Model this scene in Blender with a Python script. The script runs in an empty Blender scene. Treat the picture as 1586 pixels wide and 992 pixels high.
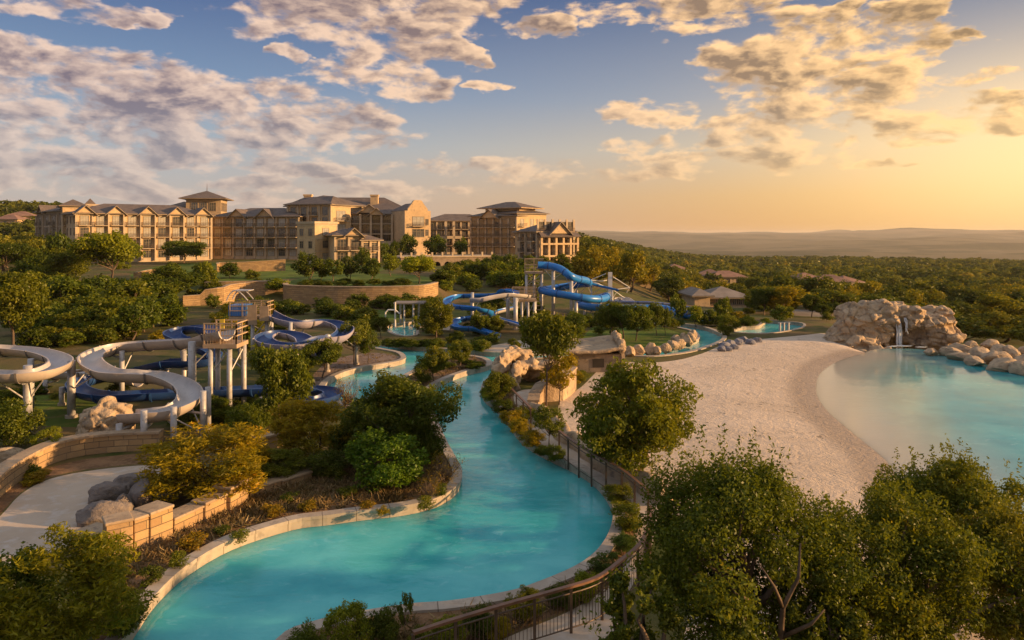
import bpy, bmesh, math, random
import numpy as np
from mathutils import Vector, Matrix, noise
from mathutils.geometry import delaunay_2d_cdt
R = math.radians
random.seed(7); RNG = np.random.default_rng(11)
scene = bpy.context.scene
COL = scene.collection
# camera model: level camera 10 m up, focal length in photo pixels, horizon row
F, CX, HY, H = 1132.0, 793.0, 362.0, 10.0
SUN_AZ, SUN_EL = R(96), R(11)

def gp(px, py, z=0.3):
    d = (H - z) * F / (py - HY)
    return Vector(((px - CX) * d / F, d, z))
def dp(px, py, d):
    return Vector(((px - CX) * d / F, d, H - (py - HY) * d / F))
def smooth(a, b, x):
    t = min(1.0, max(0.0, (x - a) / (b - a))); return t * t * (3 - 2 * t)

# ------------------------------------------------------------------ tagging
def tag(o, label=None, cat=None, group=None, kind=None):
    if label: o['label'] = label
    if cat: o['category'] = cat
    if group: o['group'] = group
    if kind: o['kind'] = kind
    return o
def empty(name, loc=(0, 0, 0), rz=0.0, label=None, cat=None, group=None):
    o = bpy.data.objects.new(name, None); COL.objects.link(o)
    o.location = loc; o.rotation_euler = (0, 0, rz); o.empty_display_size = 0.3
    return tag(o, label, cat, group)
def link(name, me, parent=None, loc=(0, 0, 0), rz=0.0):
    o = bpy.data.objects.new(name, me); COL.objects.link(o)
    o.location = loc; o.rotation_euler = (0, 0, rz)
    if parent: o.parent = parent
    return o

# ------------------------------------------------------------------ mesh builder
class MB:
    def __init__(s): s.v = []; s.f = []; s.m = []; s.uv = []
    def face(s, idx, m=0, uv=None):
        s.f.append(tuple(idx)); s.m.append(m); s.uv.append(uv or [(0, 0)] * len(idx))
    def poly(s, pts, m=0):
        b = len(s.v); s.v += [tuple(p) for p in pts]
        s.face(range(b, b + len(pts)), m)
    def box(s, x0, x1, y0, y1, z0, z1, m=0, T=None):
        b = len(s.v)
        P = [(x0, y0, z0), (x1, y0, z0), (x1, y1, z0), (x0, y1, z0), (x0, y0, z1), (x1, y0, z1), (x1, y1, z1), (x0, y1, z1)]
        if T: P = [tuple(T @ Vector(p)) for p in P]
        s.v += P
        X, Y, Z = x1 - x0, y1 - y0, z1 - z0
        for q, (w, h) in (((0, 3, 2, 1), (X, Y)), ((4, 5, 6, 7), (X, Y)), ((0, 1, 5, 4), (X, Z)), ((1, 2, 6, 5), (Y, Z)), ((2, 3, 7, 6), (X, Z)), ((3, 0, 4, 7), (Y, Z))):
            s.face([b + i for i in q], m, [(0, 0), (w, 0), (w, h), (0, h)])
    def prism(s, poly, z0, z1, m=0, T=None):
        b = len(s.v); n = len(poly)
        P = [(x, y, z0) for x, y in poly] + [(x, y, z1) for x, y in poly]
        if T: P = [tuple(T @ Vector(p)) for p in P]
        s.v += P
        s.face([b + i for i in range(n)][::-1], m); s.face([b + n + i for i in range(n)], m)
        u = 0
        for i in range(n):
            j = (i + 1) % n; w = math.dist(poly[i], poly[j])
            s.face((b + i, b + j, b + n + j, b + n + i), m, [(u, z0), (u + w, z0), (u + w, z1), (u, z1)]); u += w
    def tube(s, pts, r, n=8, m=0):
        pts = [Vector(p) for p in pts]; k = len(pts)
        rr = r if isinstance(r, (list, tuple)) else [r] * k
        b = len(s.v)
        for i, p in enumerate(pts):
            t = (pts[min(i + 1, k - 1)] - pts[max(i - 1, 0)]).normalized()
            a = t.cross(Vector((0, 0, 1)))
            if a.length < 1e-3: a = Vector((1, 0, 0))
            a.normalize(); c = a.cross(t).normalized()
            for j in range(n):
                w = 2 * math.pi * j / n
                s.v.append(tuple(p + (a * math.cos(w) + c * math.sin(w)) * rr[i]))
        for i in range(k - 1):
            for j in range(n):
                j2 = (j + 1) % n
                s.face((b + i * n + j, b + i * n + j2, b + (i + 1) * n + j2, b + (i + 1) * n + j), m)
        s.face([b + j for j in range(n)][::-1], m); s.face([b + (k - 1) * n + j for j in range(n)], m)
    def sweep(s, pts, prof, closed=False, m=0, ring=True, pm=None, scale=None, off=None):
        """prof: list of (side, up); side = to the right of the direction of travel."""
        pts = [Vector(p) for p in pts]; k = len(pts); n = len(prof); b = len(s.v); L = 0; us = []
        for i, p in enumerate(pts):
            if closed: t = pts[(i + 1) % k] - pts[i - 1]
            else: t = pts[min(i + 1, k - 1)] - pts[max(i - 1, 0)]
            t.z = 0; t.normalize(); a = Vector((t.y, -t.x, 0))
            if i: L += (pts[i] - pts[i - 1]).length
            us.append(L); sc = scale[i] if scale else 1.0
            for x, z in prof: s.v.append((p.x + a.x * x, p.y + a.y * x, p.z + z * sc))
        vv = [0]
        for i in range(1, n + 1): vv.append(vv[-1] + math.dist(prof[i - 1], prof[i % n]))
        q = n if ring else n - 1
        for i in range(k if closed else k - 1):
            i2 = (i + 1) % k; u0 = us[i]; u1 = us[i2] if i2 else L + (pts[0] - pts[-1]).length
            for j in range(q):
                j2 = (j + 1) % n
                s.face((b + i * n + j, b + i2 * n + j, b + i2 * n + j2, b + i * n + j2), pm[j] if pm else m,
                       [(u0, vv[j]), (u1, vv[j]), (u1, vv[j + 1]), (u0, vv[j + 1])])
        if not closed and ring:
            s.face([b + j for j in range(n)], m); s.face([b + (k - 1) * n + j for j in range(n)][::-1], m)
    def mesh(s, name, mats, smooth_=False, fixn=True):
        me = bpy.data.meshes.new(name); me.from_pydata(s.v, [], s.f)
        for mt in mats: me.materials.append(mt)
        me.polygons.foreach_set('material_index', s.m)
        uv = me.uv_layers.new(name='UVMap')
        uv.data.foreach_set('uv', [c for f in s.uv for p in f for c in p])
        if fixn:
            bm = bmesh.new(); bm.from_mesh(me); bmesh.ops.recalc_face_normals(bm, faces=bm.faces); bm.to_mesh(me); bm.free()
        if smooth_: me.polygons.foreach_set('use_smooth', [True] * len(me.polygons))
        me.update(); return me
    def build(s, name, mats, parent=None, smooth_=False, loc=(0, 0, 0), rz=0.0, fixn=True):
        if not isinstance(mats, (list, tuple)): mats = [mats]
        return link(name, s.mesh(name, mats, smooth_, fixn), parent, loc, rz)

def quads_mesh(name, co, mats, tone=None, mi=None):
    """co: (N,4,3) loose quads -> mesh, face attribute tone."""
    n = len(co); me = bpy.data.meshes.new(name)
    me.vertices.add(n * 4); me.loops.add(n * 4); me.polygons.add(n)
    me.vertices.foreach_set('co', co.astype(np.float32).ravel())
    me.loops.foreach_set('vertex_index', np.arange(n * 4, dtype=np.int32))
    me.polygons.foreach_set('loop_start', np.arange(0, n * 4, 4, dtype=np.int32))
    for mt in mats: me.materials.append(mt)
    if mi is not None: me.polygons.foreach_set('material_index', mi.astype(np.int32))
    me.update(calc_edges=True)
    if tone is not None:
        a = me.attributes.new('tone', 'FLOAT', 'FACE'); a.data.foreach_set('value', tone.astype(np.float32))
    return me

def catmull(P, closed=False, n=6):
    P = [Vector(p) for p in P]; k = len(P); out = []
    for i in range(k if closed else k - 1):
        if closed: a, b, c, d = P[i - 1], P[i], P[(i + 1) % k], P[(i + 2) % k]
        else: a, b, c, d = P[max(i - 1, 0)], P[i], P[i + 1], P[min(i + 2, k - 1)]
        for j in range(n):
            t = j / n
            out.append(0.5 * ((2 * b) + (c - a) * t + (2 * a - 5 * b + 4 * c - d) * t * t + (3 * b - a - 3 * c + d) * t ** 3))
    if not closed: out.append(P[-1])
    return out

# ------------------------------------------------------------------ node helpers
class S:
    """socket wrapper: arithmetic builds Math nodes."""
    def __init__(s, nt, k): s.nt = nt; s.k = k
    def op(s, o, b=None, c=None):
        n = s.nt.nodes.new('ShaderNodeMath'); n.operation = o
        for i, x in enumerate((s, b, c)):
            if x is None: continue
            if isinstance(x, S): s.nt.links.new(x.k, n.inputs[i])
            else: n.inputs[i].default_value = x
        return S(s.nt, n.outputs[0])
    def __add__(s, b): return s.op('ADD', b)
    def __sub__(s, b): return s.op('SUBTRACT', b)
    def __mul__(s, b): return s.op('MULTIPLY', b)
    def __truediv__(s, b): return s.op('DIVIDE', b)
    def max(s, b): return s.op('MAXIMUM', b)
    def min(s, b): return s.op('MINIMUM', b)
    def rng(s, a, b, c=0.0, d=1.0, sm=True):
        n = s.nt.nodes.new('ShaderNodeMapRange'); n.interpolation_type = 'SMOOTHSTEP' if sm else 'LINEAR'
        s.nt.links.new(s.k, n.inputs['Value'])
        for q, x in zip(('From Min', 'From Max', 'To Min', 'To Max'), (a, b, c, d)): n.inputs[q].default_value = x
        return S(s.nt, n.outputs[0])
def vec(nt, *xyz):
    n = nt.nodes.new('ShaderNodeCombineXYZ')
    for i, x in enumerate(xyz):
        if isinstance(x, S): nt.links.new(x.k, n.inputs[i])
        else: n.inputs[i].default_value = x
    return n.outputs[0]
def rgb(c): return (c[0], c[1], c[2], 1.0)
def mix(nt, f, a, b, mode='MIX'):
    n = nt.nodes.new('ShaderNodeMix'); n.data_type = 'RGBA'; n.blend_type = mode
    for q, x in ((n.inputs[0], f), (n.inputs[6], a), (n.inputs[7], b)):
        if isinstance(x, S): nt.links.new(x.k, q)
        elif hasattr(x, 'is_output'): nt.links.new(x, q)
        elif isinstance(x, (int, float)): q.default_value = x
        else: q.default_value = rgb(x)
    return n.outputs[2]
def noi(nt, v, scale, detail=4, rough=0.55, dist=0.0, out=0):
    n = nt.nodes.new('ShaderNodeTexNoise'); n.inputs['Scale'].default_value = scale
    n.inputs['Detail'].default_value = detail; n.inputs['Roughness'].default_value = rough; n.inputs['Distortion'].default_value = dist
    if v is not None: nt.links.new(v, n.inputs['Vector'])
    return S(nt, n.outputs[0])
def newmat(name):
    m = bpy.data.materials.new(name); m.use_nodes = True; nt = m.node_tree
    return m, nt, nt.nodes['Principled BSDF']
def coords(nt, kind='Object'):
    return nt.nodes.new('ShaderNodeTexCoord').outputs[kind]
def bump(nt, bs, h, strength, dist=0.05):
    b = nt.nodes.new('ShaderNodeBump'); b.inputs['Strength'].default_value = strength; b.inputs['Distance'].default_value = dist
    nt.links.new(h.k if isinstance(h, S) else h, b.inputs['Height']); nt.links.new(b.outputs[0], bs.inputs['Normal'])
def mat(name, c1, c2=None, scale=3.0, rough=0.7, bmp=0.0, bscale=None, bdist=0.03, metal=0.0, spec=0.4, c3=None, kind='Object', detail=6):
    m, nt, bs = newmat(name); bs.inputs['Roughness'].default_value = rough; bs.inputs['Metallic'].default_value = metal
    bs.inputs['Specular IOR Level'].default_value = spec
    v = coords(nt, kind)
    if c2 is None: c2 = tuple(x * 0.75 for x in c1)
    f = noi(nt, v, scale, detail).rng(0.32, 0.68)
    c = mix(nt, f, c1, c2)
    if c3: c = mix(nt, noi(nt, v, scale * 4.3, 5, 0.6).rng(0.5, 0.7), c, c3)
    nt.links.new(c, bs.inputs['Base Color'])
    if bmp: bump(nt, bs, noi(nt, v, bscale or scale * 4, 6, 0.6), bmp, bdist)
    return m
M = {}
M['ground_plain'] = mat('soil_and_grass', (0.085, 0.10, 0.022), (0.16, 0.105, 0.05), 0.09, 0.95, 0.6, 2.0, 0.12, spec=0.1, c3=(0.05, 0.07, 0.015), detail=10)
def m_ground():
    m = M.pop('ground_plain'); m.name = 'soil_grass_and_far_woods'; nt = m.node_tree; bs = nt.nodes['Principled BSDF']; v = coords(nt)
    src = bs.inputs['Base Color'].links[0].from_socket
    ln = nt.nodes.new('ShaderNodeVectorMath'); ln.operation = 'LENGTH'; nt.links.new(v, ln.inputs[0])
    far = S(nt, ln.outputs['Value']).rng(250, 1200)
    woods = noi(nt, v, 0.0022, 6, 0.6).rng(0.44, 0.56)
    c = mix(nt, woods, (0.13, 0.105, 0.05), mix(nt, noi(nt, v, 0.02, 5, 0.65).rng(.3, .7), (0.025, 0.032, 0.010), (0.06, 0.062, 0.02)))
    nt.links.new(mix(nt, far, src, c), bs.inputs['Base Color']); return m
M['ground'] = m_ground()
M['lawn'] = mat('lawn_grass', (0.13, 0.18, 0.025), (0.075, 0.11, 0.018), 0.25, 0.95, 0.5, 6.0, 0.06, spec=0.1, c3=(0.14, 0.13, 0.04), detail=8)
M['mulch'] = mat('bark_mulch', (0.27, 0.155, 0.08), (0.14, 0.08, 0.042), 1.3, 0.95, 0.9, 7.0, 0.08, spec=0.1, c3=(0.28, 0.17, 0.08), detail=8)
M['gravel'] = mat('gravel', (0.26, 0.19, 0.145), (0.17, 0.12, 0.09), 1.6, 0.95, 0.8, 6.0, 0.06, spec=0.1, c3=(0.33, 0.25, 0.19))
M['path'] = mat('sandy_concrete', (0.54, 0.43, 0.32), (0.45, 0.35, 0.255), 0.5, 0.9, 0.25, 8.0, 0.03, spec=0.2, c3=(0.54, 0.46, 0.38))
M['road'] = mat('pale_road', (0.27, 0.22, 0.17), (0.21, 0.17, 0.13), 0.3, 0.9, spec=0.2)
M['coping'] = mat('kerb_concrete', (0.50, 0.42, 0.33), (0.36, 0.29, 0.22), 0.8, 0.8, 0.35, 9.0, 0.02, c3=(0.30, 0.25, 0.2))
M['wall_cap'] = mat('tan_wall_cap', (0.44, 0.32, 0.20), (0.33, 0.235, 0.145), 1.2, 0.85, 0.5, 7.0, 0.03, c3=(0.25, 0.18, 0.12))
M['rock'] = mat('sandstone_rock', (0.52, 0.385, 0.245), (0.37, 0.265, 0.165), 0.55, 0.9, 1.0, 2.6, 0.16, spec=0.2, c3=(0.26, 0.20, 0.145), detail=9)
M['rock_grey'] = mat('grey_boulder', (0.24, 0.20, 0.175), (0.15, 0.125, 0.11), 0.9, 0.9, 0.9, 3.0, 0.12, spec=0.2, c3=(0.28, 0.22, 0.17), detail=9)
M['rock_blue'] = mat('blue_grey_boulder', (0.22, 0.22, 0.25), (0.14, 0.14, 0.17), 0.9, 0.9, 0.9, 3.0, 0.1, spec=0.2, c3=(0.3, 0.29, 0.3))
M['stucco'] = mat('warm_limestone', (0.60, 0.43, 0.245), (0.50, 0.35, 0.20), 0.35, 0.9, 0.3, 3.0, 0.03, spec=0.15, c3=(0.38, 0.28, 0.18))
M['stone_dark'] = mat('brown_and_shaded_limestone', (0.36, 0.27, 0.185), (0.25, 0.185, 0.13), 0.8, 0.9, 0.5, 3.0, 0.05, spec=0.15, c3=(0.2, 0.15, 0.1))  # brown stone; on hotel faces turned from the sun the tone paints shade
M['stone_mid_shade'] = mat('shade_toned_limestone', (0.47, 0.35, 0.22), (0.37, 0.27, 0.165), 0.5, 0.9, 0.4, 3.0, 0.04, spec=0.15, c3=(0.31, 0.225, 0.14))  # hotel limestone toned down, shade of the unlit wings put into its colour
M['trim'] = mat('stone_trim', (0.52, 0.41, 0.28), (0.43, 0.33, 0.22), 0.8, 0.85, spec=0.2)
M['roof'] = mat('brown_standing_roof', (0.15, 0.115, 0.095), (0.10, 0.077, 0.065), 0.6, 0.75, 0.4, 5.0, 0.04, spec=0.3, c3=(0.19, 0.145, 0.12))
M['roof_red'] = mat('red_tile_roof', (0.30, 0.17, 0.12), (0.21, 0.12, 0.085), 0.5, 0.85, spec=0.2)
M['roof_grey'] = mat('grey_shingle_roof', (0.27, 0.225, 0.19), (0.19, 0.16, 0.135), 0.5, 0.85, spec=0.2)
M['frame'] = mat('window_frame', (0.30, 0.23, 0.16), (0.24, 0.18, 0.12), 1.0, 0.6)
M['dark'] = mat('dark_timber_and_recess_shade', (0.055, 0.042, 0.03), (0.035, 0.028, 0.02), 1.0, 0.8)
M['rail'] = mat('bronze_rail', (0.13, 0.09, 0.06), (0.09, 0.06, 0.04), 2.0, 0.5, metal=0.3)
M['rail_rust'] = mat('weathered_brown_rail', (0.23, 0.12, 0.07), (0.16, 0.085, 0.05), 3.0, 0.5, metal=0.2)
M['steel'] = mat('galvanised_steel', (0.50, 0.48, 0.46), (0.40, 0.38, 0.37), 1.2, 0.5, metal=0.25, c3=(0.33, 0.30, 0.27))
M['timber'] = mat('deck_timber', (0.45, 0.32, 0.20), (0.34, 0.24, 0.15), 1.5, 0.8)
M['white'] = mat('white_paint', (0.72, 0.68, 0.62), (0.62, 0.57, 0.5), 0.8, 0.5)
def glossy_plastic(name, c1, c2):
    m = mat(name, c1, c2, 0.7, 0.36, 0.05, 3.0, 0.01, spec=0.5, c3=tuple(x * 0.75 + 0.02 for x in c1)); return m
M['fl_grey'] = glossy_plastic('grey_fibreglass', (0.52, 0.48, 0.45), (0.44, 0.40, 0.375))
M['fl_tan'] = glossy_plastic('tan_fibreglass_back', (0.55, 0.46, 0.385), (0.46, 0.38, 0.31))
M['fl_navy'] = glossy_plastic('navy_fibreglass', (0.022, 0.065, 0.22), (0.016, 0.045, 0.15))
M['fl_lilac'] = glossy_plastic('pale_lilac_fibreglass_back', (0.42, 0.38, 0.44), (0.33, 0.30, 0.38))
M['fl_blue'] = glossy_plastic('bright_blue_fibreglass', (0.02, 0.20, 0.58), (0.016, 0.15, 0.46))
M['band'] = mat('flange_joint', (0.20, 0.18, 0.17), None, 2, 0.5)
M['band_blue'] = mat('blue_flange_joint', (0.03, 0.10, 0.3), None, 2, 0.5)
M['bark'] = mat('tree_bark', (0.16, 0.115, 0.08), (0.085, 0.06, 0.042), 3.0, 0.95, 0.8, 9.0, 0.03, spec=0.1)
def m_kerb():
    m = M['coping'].copy(); m.name = 'jointed_kerb_stones'; nt = m.node_tree; bs = nt.nodes['Principled BSDF']
    src = bs.inputs['Base Color'].links[0].from_socket; sp = nt.nodes.new('ShaderNodeSeparateXYZ'); nt.links.new(coords(nt, 'UV'), sp.inputs[0])
    u = S(nt, sp.outputs[0]) / 1.15; fr = u.op('FRACT'); j = (fr.op('LESS_THAN', 0.028))
    wn = nt.nodes.new('ShaderNodeTexWhiteNoise'); wn.noise_dimensions = '1D'; nt.links.new(u.op('FLOOR').k, wn.inputs['W'])
    c = mix(nt, S(nt, wn.outputs[0]) * 0.35, src, (0.33, 0.26, 0.19))
    st = noi(nt, coords(nt), 0.9, 6, 0.7).rng(0.52, 0.72)
    c = mix(nt, st * 0.55, c, (0.24, 0.185, 0.13))
    nt.links.new(mix(nt, j * 0.75, c, (0.12, 0.09, 0.065)), bs.inputs['Base Color']); return m
M['kerb'] = m_kerb()
def m_glass():
    m, nt, bs = newmat('dark_window_glass'); v = coords(nt)
    f = noi(nt, v, 0.7, 2).rng(0.35, 0.65)
    nt.links.new(mix(nt, f, (0.03, 0.035, 0.04), (0.09, 0.085, 0.075)), bs.inputs['Base Color'])
    bs.inputs['Roughness'].default_value = 0.06; bs.inputs['Specular IOR Level'].default_value = 0.9
    return m
M['glass'] = m_glass()
M['curtain_glass'] = mat('curtained_window_glass', (0.42, 0.39, 0.33), (0.30, 0.29, 0.26), 0.9, 0.08, spec=0.9)
def m_wallstone():
    m, nt, bs = newmat('coursed_limestone'); v = coords(nt, 'UV')
    def br(sz, c1, c2, off):
        b = nt.nodes.new('ShaderNodeTexBrick'); nt.links.new(v, b.inputs['Vector'])
        b.inputs['Scale'].default_value = 1.0; b.inputs['Brick Width'].default_value = sz[0]; b.inputs['Row Height'].default_value = sz[1]
        b.inputs['Mortar Size'].default_value = 0.014; b.inputs['Mortar Smooth'].default_value = 0.4
        b.offset = off; b.squash = 1.4; b.squash_frequency = 3
        b.inputs['Color1'].default_value = rgb(c1); b.inputs['Color2'].default_value = rgb(c2); b.inputs['Mortar'].default_value = rgb((0.2, 0.15, 0.1)); return b
    b = br((0.62, 0.27), (0.50, 0.33, 0.16), (0.34, 0.215, 0.105), 0.37)
    o = coords(nt)
    c = mix(nt, noi(nt, o, 1.1, 6).rng(0.35, 0.7), b.outputs[0], mix(nt, 0.55, b.outputs[0], (0.30, 0.21, 0.13)))
    nt.links.new(c, bs.inputs['Base Color']); bs.inputs['Roughness'].default_value = 0.9; bs.inputs['Specular IOR Level'].default_value = 0.15
    h = noi(nt, o, 7, 6, 0.65) * 0.6 - S(nt, b.outputs[1]) * 1.2
    bump(nt, bs, h, 0.9, 0.05); return m
M['wallstone'] = m_wallstone()
def m_sand():
    m, nt, bs = newmat('pale_beach_sand'); v = coords(nt)
    c = mix(nt, noi(nt, v, 0.13, 5).rng(0.35, 0.65), (0.64, 0.51, 0.385), (0.54, 0.425, 0.315))
    c = mix(nt, noi(nt, v, 1.4, 6, 0.6).rng(0.46, 0.80), c, (0.46, 0.365, 0.27))
    at = nt.nodes.new('ShaderNodeAttribute'); at.attribute_name = 'wet'
    wet = S(nt, at.outputs['Fac'])
    c = mix(nt, wet.rng(0.0, 0.5) * 0.85, c, (0.35, 0.265, 0.19))
    # scattered dark weed
    w = noi(nt, v, 0.35, 3).rng(0.57, 0.62) * noi(nt, v, 3.0, 4, 0.7).rng(0.57, 0.62)
    c = mix(nt, w * 0.75, c, (0.12, 0.09, 0.06))
    nt.links.new(c, bs.inputs['Base Color']); bs.inputs['Specular IOR Level'].default_value = 0.2
    nt.links.new((wet * -0.5 + 0.9).k, bs.inputs['Roughness'])
    h = noi(nt, v, 1.1, 5, 0.7, 1.8) * 1.2 + noi(nt, v, 3.4, 4, 0.65, 1.2) * 0.6
    bump(nt, bs, h, 0.75, 0.13); return m
M['sand'] = m_sand()
def m_water(name, deep, light, shallow=None, wave=0.16):
    m, nt, bs = newmat(name); v = coords(nt)
    mp = nt.nodes.new('ShaderNodeMapping'); mp.inputs['Scale'].default_value = (0.6, 1.0, 1.0); nt.links.new(v, mp.inputs['Vector'])
    f = noi(nt, mp.outputs[0], 0.22, 4, 0.55, 0.6).rng(0.3, 0.7)
    c = mix(nt, f, deep, light)
    c = mix(nt, noi(nt, v, 0.55, 5, 0.6, 0.4).rng(0.35, 0.75), c, mix(nt, 1.0, c, (0.55, 0.80, 0.84), 'MULTIPLY'))
    st = noi(nt, mp.outputs[0], 1.7, 5, 0.6, 1.8).rng(0.54, 0.70) * noi(nt, v, 0.16, 3).rng(0.40, 0.62)
    c = mix(nt, st * 0.4, c, (0.30, 0.66, 0.66))  # bright caustic-like streaks painted into the water colour
    if shallow:
        at = nt.nodes.new('ShaderNodeAttribute'); at.attribute_name = 'depth'
        d = S(nt, at.outputs['Fac']) + (noi(nt, v, 0.25, 4) - 0.5) * 0.10
        c = mix(nt, d.rng(0.0, 0.75), shallow, c)
    nt.links.new(c, bs.inputs['Base Color']); bs.inputs['Roughness'].default_value = 0.05; bs.inputs['IOR'].default_value = 1.33
    h = noi(nt, mp.outputs[0], 2.6, 4, 0.55, 0.8) + noi(nt, mp.outputs[0], 0.7, 3, 0.5, 0.5) * 1.3
    bump(nt, bs, h, wave, 0.10)
    bs.subsurface_method = 'BURLEY'; bs.inputs['Subsurface Weight'].default_value = 1.0; bs.inputs['Subsurface Radius'].default_value = (1.0, 1.0, 1.0); bs.inputs['Subsurface Scale'].default_value = 1.2
    return m
M['river'] = m_water('turquoise_pool_water', (0.055, 0.42, 0.43), (0.14, 0.57, 0.55))
M['lagoon'] = m_water('lagoon_water', (0.02, 0.29, 0.32), (0.06, 0.40, 0.41), (0.46, 0.42, 0.34), 0.07)
def m_leaf(name, dark, light, yellow, transl=0.40):
    """leaf colour: per-leaf tone attribute, object tint, thin-leaf translucency."""
    m = bpy.data.materials.new(name); m.use_nodes = True; nt = m.node_tree; nt.nodes.clear()
    at = nt.nodes.new('ShaderNodeAttribute'); at.attribute_name = 'tone'; t = S(nt, at.outputs['Fac'])
    oi = nt.nodes.new('ShaderNodeObjectInfo')
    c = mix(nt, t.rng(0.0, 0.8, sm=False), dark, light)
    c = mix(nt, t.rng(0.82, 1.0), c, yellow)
    c = mix(nt, 1.0, c, oi.outputs['Color'], 'MULTIPLY')
    c = mix(nt, (S(nt, oi.outputs['Random']) - 0.5).op('ABSOLUTE') * 0.6, c, mix(nt, 1.0, c, (1.25, 0.95, 0.8), 'MULTIPLY'))
    d = nt.nodes.new('ShaderNodeBsdfDiffuse'); tr = nt.nodes.new('ShaderNodeBsdfTranslucent'); g = nt.nodes.new('ShaderNodeBsdfGlossy')
    g.inputs['Roughness'].default_value = 0.42; g.inputs['Color'].default_value = (0.6, 0.6, 0.55, 1)
    nt.links.new(c, d.inputs['Color'])
    nt.links.new(mix(nt, 1.0, c, (1.35, 1.25, 0.6), 'MULTIPLY'), tr.inputs['Color'])
    m1 = nt.nodes.new('ShaderNodeMixShader'); m1.inputs[0].default_value = transl
    m2 = nt.nodes.new('ShaderNodeMixShader'); m2.inputs[0].default_value = 0.02
    nt.links.new(d.outputs[0], m1.inputs[1]); nt.links.new(tr.outputs[0], m1.inputs[2])
    nt.links.new(m1.outputs[0], m2.inputs[1]); nt.links.new(g.outputs[0], m2.inputs[2])
    o = nt.nodes.new('ShaderNodeOutputMaterial'); nt.links.new(m2.outputs[0], o.inputs[0]); return m
M['leaf'] = m_leaf('oak_leaves', (0.038, 0.066, 0.008), (0.155, 0.178, 0.017), (0.30, 0.24, 0.03))
M['leaf_far'] = m_leaf('woodland_leaves', (0.035, 0.058, 0.009), (0.165, 0.17, 0.02), (0.30, 0.23, 0.032), 0.34)

# ------------------------------------------------------------------ terrain
_ZR = [(0, .3), (84, .3), (112, -1.2), (160, -7), (250, -12), (400, -17), (700, -22), (1000, -27), (1600, -58), (3000, -95), (4500, -88), (6500, -52), (9000, -18), (12000, 4), (16000, -10)]
def zr(r):
    for (a, za), (b, zb) in zip(_ZR, _ZR[1:]):
        if r <= b: return za + (zb - za) * smooth(a, b, r) if r > a else za
    return _ZR[-1][1]
def zf(x, y):
    r = math.hypot(x, y)
    if y < 8: return 0.3 if r < 300 else 0.3 + (zr(r) - .3) * smooth(300, 1500, r)
    u = x / y
    w = smooth(-38, -34, x) * (1 - smooth(-12, -8, x))
    t = (1 - w) * smooth(92, 145, y) + w * smooth(101.8, 104.5, y)
    left = 0.3 + 2.2 * t + 20 * smooth(235, 480, y) * smooth(-0.45, -0.62, u)
    if r > 1200: left += (zr(r) - left) * smooth(1200, 3000, r)
    s = smooth(0.05, 0.28, u)
    z = left + (zr(r) - left) * s
    if r > 130:
        z += noise.noise((x / 130, y / 130, 3.1)) * min(1, (r - 130) / 200) * 2.2 * (1 if r < 2500 else 0.3)
    if r > 1500:
        k = smooth(1500, 3200, r); a = r / 1132.0
        z += k * (noise.noise((x / 1900, y / 900, 8.0)) * 9 * a + noise.noise((x / 600, y / 520, 2.0)) * 3.5 * a)
    if r > 7500: z += smooth(7500, 10500, r) * min(26, max(-20, noise.noise((x / 2300, y / 3500, 5.0)) * 90))
    z -= 2.4 * smooth(.42, .55, u) * smooth(64, 76, r) * (1 - smooth(105, 160, r))
    return z

def px_poly(P, z=0.0, n=6, sm=True):
    Q = [(a, b, 0) for a, b in P]
    if sm: Q = catmull(Q, True, n)
    return [gp(q[0], q[1], z).to_2d() for q in Q]
RIVER = [(120, 1120), (205, 992), (240, 940), (290, 893), (360, 852), (451, 822), (507, 814), (565, 806), (618, 800), (671, 788), (706, 767), (714, 743), (703, 719),
         (688, 690), (675, 655), (666, 620), (671, 606), (692, 594), (724, 582), (750, 576), (761, 571), (757, 564), (742, 559), (715, 557), (690, 561), (665, 570),
         (641, 581), (622, 591), (598, 605), (574, 622), (556, 635), (540, 637), (527, 631), (510, 617), (503, 605), (523, 588), (562, 576), (600, 570), (622, 565), (628, 560), (619, 552),
         (590, 546), (577, 542), (577, 537), (600, 538), (640, 543), (665, 545), (731, 550), (774, 553), (830, 552), (883, 550), (968, 549), (1016, 545), (1057, 539),
         (1079, 532), (1083, 525), (1072, 517), (1050, 512), (1034, 508), (1014, 506), (1004, 503), (1012, 500), (1034, 503.5), (1060, 507), (1087, 511), (1107, 518), (1119, 525), (1116, 533),
         (1095, 542), (1074, 549), (1049, 554), (1011, 558), (968, 557), (900, 559), (840, 561), (800, 564), (780, 572), (763, 588), (750, 600), (746, 612), (751, 624),
         (767, 637), (786, 659), (806, 686), (830, 704), (862, 720), (890, 734), (914, 749), (931, 765), (942, 781), (950, 799), (951, 821), (942, 849), (922, 876),
         (889, 899), (834, 923), (788, 938), (700, 953), (637, 958), (560, 970), (488, 986), (430, 1015), (370, 1120)]
POOL1 = [(600, 510), (622, 506), (660, 502), (655, 508), (645, 515), (644, 524), (625, 526), (606, 520)]
POOL2 = [(1128, 517), (1150, 512), (1175, 510), (1186, 502), (1213, 502.5), (1243, 506), (1240, 513), (1213, 519), (1183, 522), (1150, 521)]
LAGOON = [(1268, 619), (1264, 602), (1268, 582), (1283, 568), (1305, 557), (1336, 548), (1360, 541), (1424, 541), (1468, 548), (1504, 558), (1541, 568), (1600, 577), (1700, 600),
          (1800, 690), (1800, 850), (1640, 900), (1490, 850), (1415, 775), (1385, 732), (1370, 712), (1344, 690), (1312, 664), (1285, 641)]
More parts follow.
